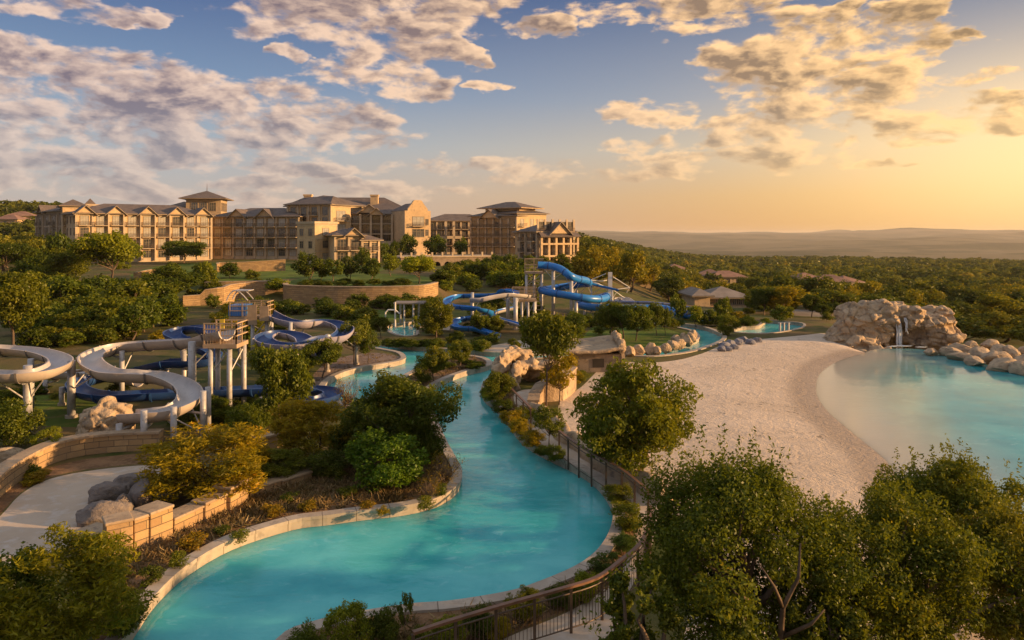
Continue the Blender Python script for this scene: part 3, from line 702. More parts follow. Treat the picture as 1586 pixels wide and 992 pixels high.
    for i in range(6): x = w * (i + .5) / 6; mb.box(x - 1.6, x + 1.6, -2.3, -.4, G + 7.2, G + 7.4); mb.box(x - 1.6, x + 1.6, -2.3, -.4, G + 10.3, G + 10.5)
    mb.build('loggia_frame', M['trim'], o)
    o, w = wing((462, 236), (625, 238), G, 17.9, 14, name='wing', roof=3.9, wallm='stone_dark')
    mb = MB()
    for x in (1.5, w * .68): mb.box(x, x + 2.4, 1, 3, 18.2, 22.2); mb.box(x - .2, x + 2.6, .8, 3.2, 22.2, 22.7)
    mb.build('chimney', M['stucco'], o)
    # tall stone gable with curved top
    a, w, rz = frame_of((627, 217), (667, 221)); T = 20.0
    mb = MB(); prof = [(0, G), (w, G), (w, T - 3.2), (w - .9, T - 3.2), (w - 1.0, T - 2.6)]
    prof += [(w / 2 + 1.3 + 1.5 * math.cos(t), T - 2.0 + .9 * math.sin(t)) for t in ()] + [(w * .74, T - 1.2), (w * .66, T - .2), (w * .60, T), (w * .40, T), (w * .34, T - .2), (w * .26, T - 1.2), (1.0, T - 2.6), (.9, T - 3.2), (0, T - 3.2)]
    b = len(mb.v); n = len(prof)
    mb.v += [(x, 0, z) for x, z in prof] + [(x, 1.0, z) for x, z in prof]
    mb.face(range(n), 0); mb.face(list(range(n, 2 * n))[::-1], 0)
    for i in range(n): j = (i + 1) % n; mb.face((i, j, n + j, n + i), 1)
    mb.box(0.02, w - .02, 1.003, 14, G - 2, T - 3.3, 0)
    o = mb.build('gable_wall', [M['stucco'], M['trim']], hotel, loc=(a.x, a.y, 0), rz=rz)
    put_window(o, w * .52, -.004, 9.0, 3.6, 2.3); put_window(o, w * .52, -.004, 12.4, 3.6, 2.6, 'curtain'); put_balcony(o, w * .52, -.002, 12.2, 4.4, 1.3)
    for z in (9.4, 12.6): put_window(o, w * .86, -.004, z, .8, 1.7)
    side_windows(o, w, 14, 5.2, 3.2, 3, 2, 1)
    r = MB(); hip(r, .5, w - .5, 1.6, 14, T - 3.29, 2.3, .2); r.build('roof', [M['roof'], M['frame']], o)
    SMALL[0] = True
    # rear connecting wing
    o, w = wing((664, 262), (762, 268), G, 14.4, 14, roof=2.6, wallm='stone_mid_shade'); facade(o, w, G, 2.95, 4, 8, 1.9, 1.8, 1)
    mb = MB()
    for i in (2, 3): x = w * i / 8; mb.box(x - .4, x + .4, -2.4, -1.8, G, 14.3)
    mb.box(w * .05, w * .5, -2.4, -1.7, G + 5.6, G + 6.6); mb.build('loggia_frame', M['trim'], o)
    # right block with stepped roofs
    o, w = wing((730, 246), (800, 236), G, 15.6, 16, roof=2.6, wallm='stone_mid_shade'); facade(o, w, G, 3.1, 4, 6, 1.9, 1.9, 1); gable(o, w * .45, 6.6, -1.0, 15.2, 2.6, 7)
    mb = MB(); hip(mb, 2, w - .5, 3, 15, 18.3, 2.2, 1.2); mb.box(3, w - 1.5, 4, 14, 15.9, 18.3, 1); mb.build('roof', [M['roof'], M['stucco']], o)
    o, w = wing((800.6, 236.4), (846, 246), G, 16.4, 14, roof=2.2); facade(o, w, G, 3.2, 4, 3, 1.5, 1.8, 3, 'mix', pil=False)
    SMALL[0] = False
    # lit end pavilion
    o, w = wing((806, 206), (832, 199), G, 10.4, 12, name='pavilion', roof=2.2, wallm='stone_dark'); facade(o, w, G - 1, 3.1, 3, 3, 1.3, 1.6, 2)
    o, w = wing((832.5, 199.2), (888, 205), G - 2, 10.2, 12, name='pavilion', roof=2.2); facade(o, w, G - 2.4, 3.4, 4, 5, 1.7, 2.0, 1, 'dark')
    gable(o, w * .5, 6.4, -2.2, 10.0, 3.0, 8)
    mb = MB()
    for i in range(6): x = w * i / 5; mb.box(x - .32, x + .32, -2.3, -1.7, -1, 9.0)
    for z in (3.6, 6.9): mb.box(-.3, w + .3, -2.4, -1.6, z, z + .5)
    mb.build('loggia_frame', M['stucco'], o)
    mb = MB(); mb.box(-.6, w + .6, -2.9, -1.07, 9.0, 9.25); mb.poly([(-.7, -3.0, 9.26), (w + .7, -3.0, 9.26), (w + .2, -.9, 10.5), (-.2, -.9, 10.5)]); mb.build('roof', M['roof'], o)
build_hotel(); build_rest(); print('HOTEL', COUNT, {k: len(v) for k, v in REST.items()})
def arcade():
    a, w, rz = frame_of((621, 168), (762, 176)); n = 9; bw = w / n; z0, zt = .5, 4.4; mb = MB()
    mb.box(0, w, 2.2, 2.6, z0 - 1, zt - .1, 1)  # back of the arches coloured near-black, painting the shade inside
    for i in range(n):
        x0, x1 = bw * i, bw * (i + 1); pw = .45; r = (bw - 2 * pw) / 2; xc = (x0 + x1) / 2; sp = zt - 1.0 - r
        if i < 2 or i == 8: mb.box(x0, x1, 0, 2.15, z0 - 1, zt); continue
        for y in (0, .7):
            mb.box(x0, x0 + pw, y - .01, y + .1, z0 - 1, sp, 0); mb.box(x1 - pw, x1, y - .01, y + .1, z0 - 1, sp, 0)
        mb.box(x0, x0 + pw, .1, .69, z0 - 1, sp); mb.box(x1 - pw, x1, .1, .69, z0 - 1, sp)
        A = [(xc - r * math.cos(t * math.pi / 10), sp + r * math.sin(t * math.pi / 10)) for t in range(11)]
        for (xa, za), (xb, zb) in zip(A, A[1:]):
            mb.poly([(xa, 0, za), (xb, 0, zb), (xb, 0, zt), (xa, 0, zt)]); mb.poly([(xa, 0, za), (xb, 0, zb), (xb, .8, zb), (xa, .8, za)])
        mb.poly([(x0, 0, sp), (x0 + pw, 0, sp), (x0 + pw, 0, zt), (x0, 0, zt)]); mb.poly([(x1 - pw, 0, sp), (x1, 0, sp), (x1, 0, zt), (x1 - pw, 0, zt)])
    t = empty('terrace_arcade', (a.x, a.y, 0), rz, 'brown stone terrace wall with open arches below the hotel courtyard', 'arcade')
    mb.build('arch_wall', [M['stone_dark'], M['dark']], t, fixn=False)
    mb = MB(); mb.box(-.2, w + .2, -.25, 8, zt + .004, zt + .3); mb.build('terrace_slab', M['trim'], t)
    mb = MB()
    for i in range(n + 1): mb.box(bw * i - .2, bw * i + .2, -.1, .3, zt + .304, zt + 1.2)
    mb.build('parapet_pier', M['trim'], t)
arcade()

# ------------------------------------------------------------------ walls
def stone_wall(name, label, pts, h, th=.4, cap=True, cat='wall', m='wallstone', below=.5, jitter=0, seed=0):
    """h: height or list of heights above each point."""
    pts = [Vector(p) for p in pts]; hs = h if isinstance(h, list) else [h] * len(pts)
    t = empty(name, pts[0], 0, label, cat); rel = [p - pts[0] for p in pts]
    mb = MB(); a = th / 2
    b = len(mb.v); u = 0; k = len(rel)
    for i, p in enumerate(rel):
        d = rel[min(i + 1, k - 1)] - rel[max(i - 1, 0)]; d.z = 0; d.normalize(); s = Vector((d.y, -d.x, 0)) * a
        mb.v += [tuple(p + s - Vector((0, 0, below))), tuple(p + s + Vector((0, 0, hs[i]))), tuple(p - s + Vector((0, 0, hs[i]))), tuple(p - s - Vector((0, 0, below)))]
    for i in range(k - 1):
        L = (rel[i + 1] - rel[i]).length; q = b + i * 4
        for j, (va, vb) in enumerate((((-below), hs[i]), (0, th), (hs[i], -below))):
            mb.face((q + j, q + 4 + j, q + 5 + j, q + j + 1), 0, [(u, va), (u + L, va), (u + L, vb), (u, vb)])
        u += L
    mb.face((b, b + 1, b + 2, b + 3), 0, [(0, 0), (0, 1), (th, 1), (th, 0)]); q = b + 4 * (k - 1); mb.face((q + 3, q + 2, q + 1, q), 0, [(0, 0), (0, 1), (th, 1), (th, 0)])
    mb.build('stone_face', M[m], t)
    if cap:
        mb = MB(); e = a + .06
        mb.sweep([p + Vector((0, 0, hs[i] + .004)) for i, p in enumerate(rel)], [(-e, 0), (-e, .1), (e, .1), (e, 0)]); mb.build('coping', M['wall_cap'], t)
    return t
def px_line(P, z=.3, n=5):
    return [gp(q[0], q[1], z) for q in catmull([(a, b, 0) for a, b in P], False, n)]
def line_at(P, n=4):                                             # (px, py, depth) -> 3-D line
    out = []
    for q in catmull(P, False, n): out.append(dp(*q))
    return out
stone_wall('garden_wall', 'low curved golden stone wall above the planting strip and sandy path', px_line([(-40, 800), (0, 762), (40, 735), (80, 716), (130, 704), (190, 698), (250, 696)]), .75, .5)
stone_wall('garden_wall', 'short lit stone wall between the two golden shrubs', px_line([(384, 703), (400, 699), (418, 694), (432, 690)]), .55, .5)
# stepped block wall beside the river bed: blocks of different height and width
def step_wall():
    t = empty('stepped_block_wall', gp(165, 860), 0, 'stepped golden limestone block wall beside grey boulders and the mulch bed', 'wall')
    o = t.location
    S_ = [((108, 840), (130, 846), .35, .9), ((131, 849), (163, 862), .62, .75), ((164, 868), (207, 858), 1.25, .7), ((208, 856), (232, 847), 1.18, .65), ((233, 848), (269, 833), 1.22, .75), ((270, 829), (318, 806), .62, .6), ((318, 808), (356, 790), .72, .6), ((357, 793), (386, 776), .95, .7), ((387, 773), (436, 757), .42, .55), ((437, 757), (484, 742), .38, .6)]
    for (p, q, h, th) in S_:
        a, b = gp(*p) - o, gp(*q) - o; d = b - a; L = d.length; an = math.atan2(d.y, d.x)
        T = Matrix.Translation(a) @ Matrix.Rotation(an, 4, 'Z'); mb = MB(); h *= .88; mb.box(0, L - .015, 0, th, -.5, h - .1, 0, T); mb.box(-.03, L + .0, -.05, th + .04, h - .096, h, 1, T)
        ob = mb.build('wall_block', [M['wallstone'], M['wall_cap']], t)
        bv = ob.modifiers.new('edge', 'BEVEL'); bv.width = .03; bv.segments = 2
step_wall()
stone_wall('retaining_wall', 'long grey-brown stone retaining wall holding the lawn terrace with trees', line_at([(443, 462, 103), (446, 466, 101), (490, 468, 100), (560, 469, 99.5), (620, 468, 100), (655, 466, 101), (676, 461, 103.5)]), 2.1, .6, below=1.0)
stone_wall('retaining_wall', 'lit slanting stone retaining wall under the dark oaks, left of the lawn terrace', line_at([(283, 470, 97), (310, 468, 98), (345, 463, 99), (380, 458, 103), (445, 458, 104)]), [.9] * 5 + [1.5] * 4 + [1.7] * 4 + [1.9] * 4, .6, below=1.0)
stone_wall('terrace_wall', 'upper terrace wall at the hotel foot right of the lit wing', line_at([(338, 421, 146), (341, 419, 147), (380, 418, 148), (442, 414, 150)]), 1.5, .5, below=1.0)
stone_wall('terrace_wall', 'small lit terrace wall beside the tall light-green tree', line_at([(209, 438, 124), (212, 437, 124), (232, 433, 126), (250, 430, 132)]), 1.6, .5, below=1)
stone_wall('terrace_wall', 'thin pale terrace edge with shrubs in front of the shaded hotel wing', line_at([(318, 443, 112), (350, 442, 112), (400, 441, 113), (446, 440, 113)]), .5, .5, below=1)
stone_wall('garden_wall', 'rough lit stone wall curving behind the walkway below the rock hut', [gp(*p) for p in ((826, 637), (828, 628), (836, 622), (850, 621), (866, 620), (878, 612), (886, 603))], [.5, .6, .9, 1.2, 1.3, 1.3, 1.3], .55, m='rock')
def rough_wall(name, label, pts, w, h, m='rock', seed=0, cat='wall'):
    """rounded, irregular mortared-boulder wall."""
    t = empty(name, pts[0], 0, label, cat); rel = [Vector(p) - Vector(pts[0]) for p in pts]; mb = MB()
    prof = []
    for i in range(9): a = math.pi * i / 8; prof.append((math.cos(a) * w * (1 - .25 * math.sin(a)), math.sin(a) ** .6 * h))
    prof = [(w, -.5)] + prof + [(-w, -.5)]
    mb.sweep(rel, prof)
    me = mb.mesh('rock_bank', [M[m]], True)
    for v in me.vertices:
        c = v.co + Vector(pts[0]); k = .16
        v.co += Vector((noise.noise(c * 1.3 + Vector((seed, 0, 0))), noise.noise(c * 1.3 + Vector((0, 9 + seed, 0))), noise.noise(c * 1.1 + Vector((0, 0, 5))) * 1.2)) * k * 1.5
    link('rock_bank', me, t)
    return t
rough_wall('rock_wall', 'long low rounded rock wall between the walkway and the beach', px_line([(826, 640), (838, 648), (856, 662), (880, 684), (905, 702), (940, 728), (968, 742), (1000, 760), (1030, 782)], n=9), .36, .62)

# ------------------------------------------------------------------ rocks
def boulder_mesh(seed, mname, sub=3, flat=1.0, fac=9):
    rn = random.Random(seed); bm = bmesh.new(); bmesh.ops.create_icosphere(bm, subdivisions=sub, radius=1)
    pl = []
    for _ in range(fac):
        n = Vector((rn.gauss(0, 1), rn.gauss(0, 1), rn.gauss(0, .8))).normalized(); pl.append((n, rn.uniform(.58, .86) if fac < 12 else rn.uniform(.62, .8)))
    for v in bm.verts:
        n = v.co.normalized(); p = n * (1 + .22 * noise.noise(n * 1.4 + Vector((seed, 0, 0))))
        for q, o in pl:
            d = p.dot(q) - o
            if d > 0: p -= q * d * .88
        cr = abs(noise.noise(n * 1.7 + Vector((seed, 4, 0))))
        p += n * (.06 * noise.noise(n * 4.5 + Vector((0, seed, 0))) + .03 * noise.noise(n * 11) - .09 * smooth(.06, 0, cr))
        v.co = Vector((p.x, p.y, p.z * flat))
    me = bpy.data.meshes.new('boulder'); bm.to_mesh(me); bm.free(); me.materials.append(M[mname])
    me.polygons.foreach_set('use_smooth', [True] * len(me.polygons)); return me
BM_ = {k: [boulder_mesh(i * 7 + j, k, 4, 1.0, 12 + i) for i in range(5)] for j, k in enumerate(('rock', 'rock_grey', 'rock_blue'))}
def boulder(p, s, k='rock', label=None, group=None, rz=None, i=None, name='boulder'):
    o = link(name, random.choice(BM_[k]) if i is None else BM_[k][i], None, p, random.uniform(0, 6.28) if rz is None else rz)
    o.scale = s if isinstance(s, (tuple, list)) else (s, s * random.uniform(.75, 1.1), s * random.uniform(.6, .85))
    return tag(o, label, 'boulder', group)
def rock_mass(name, label, items, loc, vox=.16, mname='rock', strata=.10, cat='rock formation'):
    """one fused artificial rock: facetted lumps (dx,dy,dz,sx,sy,sz) round loc, remeshed together and weathered."""
    t = empty(name, loc, 0, label, cat); vs = []; fs = []; rn = random.Random(5)
    for q, (x, y, z, a, b, c) in enumerate(items):
        me = BLK[rn.randrange(6)]; T = Matrix.Translation((x, y, z)) @ Matrix.Rotation(rn.uniform(-.5, .5) + (math.pi if rn.random() < .5 else 0), 4, 'Z') @ Matrix.Rotation(rn.uniform(-.2, .2), 4, 'Y') @ Matrix.Diagonal((a * 1.12, b * 1.12, c * 1.12, 1))
        b0 = len(vs); vs += [tuple(T @ v.co) for v in me.vertices]; fs += [tuple(b0 + i for i in p.vertices) for p in me.polygons]
    me = bpy.data.meshes.new('rock_face'); me.from_pydata(vs, [], fs); me.update()
    o = link('rock_face', me, t); md = o.modifiers.new('fuse', 'REMESH'); md.mode = 'VOXEL'; md.voxel_size = vox
    dg = bpy.context.evaluated_depsgraph_get(); m2 = bpy.data.meshes.new_from_object(o.evaluated_get(dg)); o.modifiers.clear(); o.data = m2; bpy.data.meshes.remove(me); m2.name = 'rock_face'
    n = len(m2.vertices); nr = [v.normal.copy() for v in m2.vertices]
    for v, N in zip(m2.vertices, nr):
        c = v.co; k = vox / .13
        q = Vector((c.x, c.y, c.z * 1.9)) * (.62 / k) + noise.noise_vector(c * .8) * .28
        dd, pp = noise.voronoi(q); gap = dd[1] - dd[0]
        push = -strata * 1.9 * (1 - smooth(0, .16, gap)) + (noise.cell(pp[0] * 7.3)) * strata * 1.5
        g = abs(((c.z * 2.6 / k + noise.noise(c * .7) * 1.2) % 1.0) - .5); push -= strata * .35 * smooth(.12, .0, g)
        v.co = c + N * (push + (noise.noise(c * 2.2) * .06 + noise.noise(c * 5.5) * .03) * k)
    m2.materials.clear(); m2.materials.append(M[mname]); m2.polygons.foreach_set('use_smooth', [True] * len(m2.polygons)); m2.update()
    return t
BLK = [boulder_mesh(40 + i, 'rock', 3, 1.0, 16) for i in range(6)]
def waterfall_rock():
    d = 66.5; base = dp(1392, 541, d); k = d / F                  # metres per photo pixel
    it = []; rn = random.Random(3)
    def add(px, py, w, h, dy=0, th=None): it.append(((px - 1392) * k, dy, (541 - py) * k, w * k * .62, (th or 2.0) * .62 + .3, h * k * .66))
    # left shoulder
    for a in ((1325, 490, 38, 26, 1), (1352, 484, 40, 22, 1.2), (1318, 510, 40, 30, .6), (1345, 505, 46, 30, .3), (1335, 528, 50, 22, 0), (1362, 520, 40, 40, .3), (1310, 520, 30, 26, 1), (1365, 500, 30, 26, .2), (1300, 527, 34, 16, .5), (1355, 490, 30, 26, .5)): add(*a)
    # arch crown and ledge
    for a in ((1372, 482, 34, 26, .6), (1385, 488, 30, 14, .8), (1396, 487, 66, 16, .5), (1400, 481, 50, 14, 1.4), (1412, 493, 26, 12, .3), (1418, 488, 30, 18, .3), (1378, 492, 22, 22, .1)): add(*a)
    # right shoulder
    for a in ((1410, 500, 26, 24, -.2), (1432, 500, 36, 22, 0), (1455, 498, 40, 18, .3), (1470, 502, 26, 34, 1.0), (1440, 488, 60, 10, 1.6), (1458, 484, 40, 10, 1.8), (1452, 516, 44, 22, -.4), (1470, 525, 30, 34, .4), (1425, 525, 50, 30, 1.5), (1445, 532, 40, 26, .2), (1462, 540, 30, 20, -.6), (1482, 530, 26, 34, 1.5)): add(*a)
    # recessed back of the grotto
    for a in ((1385, 520, 40, 44, 2.6), (1410, 520, 44, 44, 2.6), (1368, 530, 26, 30, 1.6), (1430, 538, 36, 14, .4)): add(*a)
    # foot stones on the sand
    for a in ((1345, 541, 46, 12, -1.6), (1325, 542, 30, 10, -1.2), (1365, 545, 30, 8, -2.4), (1312, 534, 26, 12, -.4)): add(*a)
    t = rock_mass('waterfall_rock', 'tall tan artificial rock formation with a waterfall at the far edge of the lagoon', it, base, vox=.10, strata=.11)
    mb = MB(); x0 = (1381 - 1392) * k; rn = random.Random(9)
    for i in range(11):
        x = x0 + rn.uniform(-.1, 1.0) * (8 if i < 7 else 16) * k; w = rn.uniform(.03, .10); z = (493 - rn.uniform(0, 3)); bt = 541 if i < 7 else rn.uniform(505, 522)
        P = [(x + rn.uniform(-.05, .05), -.55 - .5 * s ** .5, ((541 - z) * (1 - s ** 1.5) + (541 - bt) * s ** 1.5) * k) for s in (0, .12, .3, .55, .8, 1)]
        mb.tube(P, [w * .8, w, w * .9, w, w * 1.2, w * 1.6], 6)
    m, nt, bs = newmat('falling_water'); bs.inputs['Base Color'].default_value = (.75, .78, .8, 1); bs.inputs['Roughness'].default_value = .25; bs.inputs['Alpha'].default_value = .55
    mb.build('waterfall', m, t, True)
    mb = MB(); 
    for cx, cy, a, b in ((-.5, -1.5, .9, .28), (.8, -2.2, .5, .16), (-1.6, -1.9, .4, .14)):
        pts = [(cx + a * (1 + .18 * math.sin(5 * q + cx)) * math.cos(q), cy + b * (1 + .2 * math.cos(4 * q)) * math.sin(q)) for q in [i * math.pi / 12 for i in range(24)]]
        mb.prism(pts, 0.004 - base.z, .02 - base.z)
    mb.build('foam', mat('water_foam', (.75, .8, .82), (.55, .66, .70), 3, .6), t)
waterfall_rock()
lab_l = 'tan boulder in the row along the far right edge of the lagoon'
for px, py, w, h in ((1445, 546, 20, 12), (1478, 545, 26, 18), (1492, 540, 36, 18), (1490, 552, 30, 14), (1515, 560, 34, 14), (1525, 548, 44, 22), (1545, 552, 36, 24), (1552, 543, 30, 16), (1570, 545, 30, 16), (1560, 566, 44, 20), (1585, 570, 40, 22), (1600, 560, 40, 24), (1625, 575, 44, 22), (1540, 534, 30, 14), (1508, 536, 26, 14), (1600, 545, 30, 16), (1660, 585, 50, 24)):
    p = gp(px, py + h * .35, .1); k = p.y / F
    boulder(p + Vector((0, .4, .15)), (w * k * .68, w * k * .5, h * k * .66), 'rock', lab_l, 'boulders along the lagoon edge')
for px, py, w in ((1030, 541, 16), (1042, 536, 18), (1054, 533, 18), (1064, 529, 18), (1070, 524, 16), (1047, 528, 16), (1074, 519, 14), (1058, 523, 14), (1008, 544, 22), (990, 545, 20), (976, 547, 18), (1018, 545, 14)):
    p = gp(px, py + 5, .3); k = p.y / F
    boulder(p + Vector((0, 0, .3)), (w * k * .6, w * k * .55, w * k * .55), 'rock', 'rounded tan boulder on the bank inside the far river bend', 'boulders inside the far river bend')
for px, py, w in ((1122, 536, 18), (1132, 533, 18), (1143, 531, 18), (1151, 527, 16), (1137, 538, 14), (1118, 541, 14), (1128, 541, 12), (1163, 530, 16), (1172, 527, 16)):
    p = gp(px, py + 3, .3); k = p.y / F
    boulder(p + Vector((0, 0, .15)), (w * k * .62, w * k * .55, w * k * .42), 'rock_blue', 'blue-grey boulder where the sand meets the far river bend', 'blue-grey boulders by the sand')
GB = [((172, 766), 1.0, .55, 'dark flat grey boulder at the far left of the pile by the stepped wall'), ((203, 748), 1.15, .5, 'long dark boulder at the back of the pile beside the golden shrub'), ((220, 775), .85, .8, 'upright grey boulder in the pile next to the golden shrub'), ((160, 800), 1.1, .7, 'large lit grey-brown boulder at the front end of the stepped wall'), ((190, 785), .6, .5, 'small grey boulder in the middle of the pile by the stepped wall'), ((232, 740), .7, .35, 'low dark boulder half under the golden shrub')]
for i, ((px, py), s, h, lb) in enumerate(GB):
    p = gp(px, py + 8); s *= .85; h *= .85; boulder(p + Vector((0, 0, h * .45)), (s * .95, s * .7, h), 'rock_grey', lb, 'grey boulder pile', rz=.3 + i, i=i % 5)
boulder(gp(12, 716) + Vector((0, 0, .2)), (.9, .6, .45), 'rock', 'lone tan boulder behind the curved wall at the left edge', rz=.4)
p0 = gp(165, 690)
rock_mass('slide_exit_rock', 'tan rock grotto under the end of the grey slide', [(-.7, 0, .7, .55, .6, .8), (-1.1, .3, .5, .5, .6, .7), (-1.0, .6, 1.1, .6, .5, .5), (.3, .6, 1.5, .7, .5, .3), (.6, .7, .8, .4, .4, .8), (-.2, .2, 1.15, .75, .55, .55), (.25, .1, .55, .6, .5, .55), (.5, -.3, .3, .6, .5, .35), (-1.0, -.1, .3, .5, .5, .45), (-.2, .5, 1.6, .5, .5, .5), (.1, -.2, .15, .9, .6, .3), (.5, .5, 1.25, .6, .45, .22)], p0, vox=.08, strata=.05)
p0 = gp(795, 603)
rock_mass('rock_arch', 'lit tan rock grotto with an overhanging crown beside the river and walkway', [(-.9, .8, .8, .55, .8, 1.0), (-.6, 1.6, 1.3, .6, 1.0, .9), (-.2, 2.2, 1.75, .75, .9, .6), (.4, 2.6, 1.6, .8, .8, .5), (.2, .3, .8, .32, .45, .95), (.5, .9, 1.1, .5, .6, .45), (1.1, 1.6, 1.2, .8, .6, .35), (1.9, 2.0, 1.1, .9, .7, .4), (2.6, 2.2, 1.2, .6, .6, .7), (2.9, 2.5, 1.6, .5, .6, .5), (-1.1, 0, .3, .5, .6, .45), (0, -.3, .2, .4, .4, .5), (1.4, 2.4, .5, .9, .7, .6), (.6, 3.0, 1.0, 1.2, .6, 1.0)], p0, vox=.08, strata=.05)
def rock_hut():
    p = gp(930, 577); t = empty('rock_hut', p, 0, 'low hut with a wavy rock roof and lit doorway beside the sand', 'hut')
    mb = MB(); mb.box(-2.0, 1.45, 0, 3.0, -.2, 1.25, 0); mb.box(1.45, 1.7, -.15, .35, -.2, 1.6, 1); mb.box(1.45, 1.7, 2.4, 3.4, -.2, 2.2, 1); mb.box(1.46, 1.69, .35, 2.4, 1.5, 2.0, 1)
    mb.build('wall', [M['stone_dark'], M['rock']], t)
    mb = MB(); mb.box(-.55, .25, -.03, .1, .35, .95); mb.build('hatch', M['dark'], t)
    mb = MB(); mb.box(1.42, 1.5, .4, 2.3, -.1, 1.45); mb.build('door', M['white'], t)
    bm = bmesh.new(); bmesh.ops.create_grid(bm, x_segments=24, y_segments=14, size=1)
    for v in bm.verts:
        x, y = v.co.x, v.co.y
        v.co = Vector((-.45 + x * 2.1, 1.5 + y * 2.0, 1.35 + .22 * noise.noise(Vector((x * 2, y * 2, 1))) + .35 * smooth(-.2, 1, y) + .3 * max(0, x) - .12 * (x * x)))
    me = bpy.data.meshes.new('rock_roof'); bm.to_mesh(me); bm.free(); me.materials.append(M['rock']); me.polygons.foreach_set('use_smooth', [True] * len(me.polygons))
    o = link('rock_roof', me, t); s = o.modifiers.new('thick', 'SOLIDIFY'); s.thickness = .22; s.offset = 1
    vs = []
    for i in range(7): boul = link('roof_stone', BM_['rock'][i % 5], t, (1.5 + random.uniform(-.1, .1), -.1 + i * .55, 1.75 + i * .07 ), i); boul.scale = (.34, .4, .34)
    return t
rock_hut()

# ------------------------------------------------------------------ slides
def flume_prof(r, ang=100, th=.07):
    out = [(r * math.sin(R(a)), r - r * math.cos(R(a))) for a in np.linspace(-ang, ang, 17)]
    ri = r - th; inn = [(ri * math.sin(R(a)), r - ri * math.cos(R(a))) for a in np.linspace(ang, -ang, 17)]
    return out + inn, [1] * 16 + [2] + [0] * 16 + [2]
def slide(name, label, path, r, inner, outer, cols, ang=86, tube=False, n=10, zend=None, colr=.14, band='band', closed=False, cat='water slide'):
    """path: (px, py, depth) of the channel floor line; cols: list of (fraction, side, top_above)."""
    P = [dp(*q) for q in path]; P = catmull(P, closed, n); o = P[0].copy(); o.z = zf(P[0].x, P[0].y)
    t = empty(name, o, 0, label, cat); rel = [p - o for p in P]
    mb = MB()
    if tube: mb.tube(rel, r, 16)
    else: pr, pm = flume_prof(r, ang); mb.sweep(rel, pr, pm=pm, closed=closed)
    L = 0; nxt = 1.2; pr2, _ = flume_prof(r + .05, ang + 3, .045)
    for i in range(1, len(rel) - 1):
        L += (rel[i] - rel[i - 1]).length
        if L > nxt:
            nxt += 2.6; d = (rel[i + 1] - rel[i - 1]).normalized() * .05
            if tube: mb.tube([rel[i] - d, rel[i] + d], r + .05, 16, 2)
            else: mb.sweep([rel[i] - d, rel[i] + d], [(x, z - .05) for x, z in pr2], m=3)
    ob = mb.build('tube' if tube else 'flume', [M[inner], M[outer], M[band if tube else outer], M[band]], t, False)
    ob.data.polygons.foreach_set('use_smooth', [True] * len(ob.data.polygons)); ob.data.set_sharp_from_angle(angle=R(40))
    for c in cols:
        f, side, up = c[:3]; i = min(len(rel) - 2, max(1, int(f * (len(rel) - 1))))
        d = rel[i + 1] - rel[i - 1]; d.z = 0; d.normalize(); s = Vector((d.y, -d.x, 0)) * side
        p = rel[i] + s * (r + colr + .10 if abs(side) else 0); g = zf(p.x + o.x, p.y + o.y) - o.z
        top = rel[i].z + up; cr = c[3] if len(c) > 3 else colr
        mb = MB(); mb.tube([(p.x, p.y, g - .3), (p.x, p.y, top)], cr, 14)
        co_ = mb.build('support_column', M['steel'], t, False); co_.data.polygons.foreach_set('use_smooth', [len(q.vertices) == 4 for q in co_.data.polygons])
        mb = MB(); mb.tube([(p.x, p.y, g - .2), (p.x, p.y, g + .14)], cr * 1.5, 14)
        mb.build('footing', M['coping'], co_)
        mb = MB(); q = rel[i] + Vector((0, 0, -.05 if not tube else -r))
        mb.tube([(p.x, p.y, q.z - .06), tuple(q + d * .02)], .06, 6)
        e1 = rel[max(0, i - 6)]; e2 = rel[min(len(rel) - 1, i + 6)]
        if top - g > 2.2:
            for e in (e1, e2): mb.tube([(p.x, p.y, q.z - 1.0), (e.x, e.y, e.z - (r if tube else .03))], .035, 6)
        mb.build('brace', M['steel'], co_)
    return t
slide('open_slide', 'wide grey open S-bend slide ending above tan rocks', [(352, 528, 39), (330, 532, 39.5), (300, 540, 40.5), (240, 543, 42), (185, 548, 42.2), (148, 560, 40.5), (140, 574, 38.6), (165, 590, 37), (205, 593, 36.8), (250, 597, 37), (286, 612, 36.2), (293, 632, 34.8), (262, 650, 33.8), (225, 655, 33.6), (196, 657, 33.9)], .60, 'fl_grey', 'fl_tan',
      [(.10, -1, .3, .2), (.42, 1, .5, .2), (.86, -1, .75), (.91, -1, .75), (.80, -1, .95), (.75, -1, .6), (.965, -1, .2), (.30, -1, .3)], band='band')
slide('open_slide', 'grey round slide loop cut by the left edge of the photo', [(-75, 562, 37), (-45, 550, 41), (10, 552, 42), (62, 558, 40.8), (94, 572, 38), (70, 588, 35.8), (20, 594, 35), (-35, 592, 35.5), (-80, 585, 37)], .58, 'fl_grey', 'fl_tan', [(.72, 1, .7, .2), (.42, 1, .3, .16)])
slide('open_slide', 'low grey channel slide running behind the grey S-bend', [(-60, 592, 46), (40, 590, 46), (100, 588, 45), (150, 590, 44), (215, 600, 43)], .55, 'fl_grey', 'fl_grey', [(.45, 1, .1), (.7, 1, .1)])
slide('open_slide', 'navy slide winding low beneath the grey S-bend into a ring', [(330, 520, 43.5), (300, 517, 45.5), (276, 522, 45.5), (268, 530, 44), (300, 545, 43.2), (330, 560, 43), (310, 570, 42.5), (255, 572, 42.5), (200, 585, 43), (150, 595, 43), (120, 604, 41.5), (124, 616, 39.5), (160, 624, 38.5), (220, 622, 38.7), (300, 618, 39.5), (400, 614, 40), (455, 612, 40), (500, 615, 40.5), (516, 622, 39.2), (490, 632, 38), (455, 632, 38)], .54, 'fl_navy', 'fl_navy', [(.2, 1, .2), (.36, 1, .2), (.5, 1, .2), (.62, -1, .2), (.76, 1, .1)], band='band_blue')
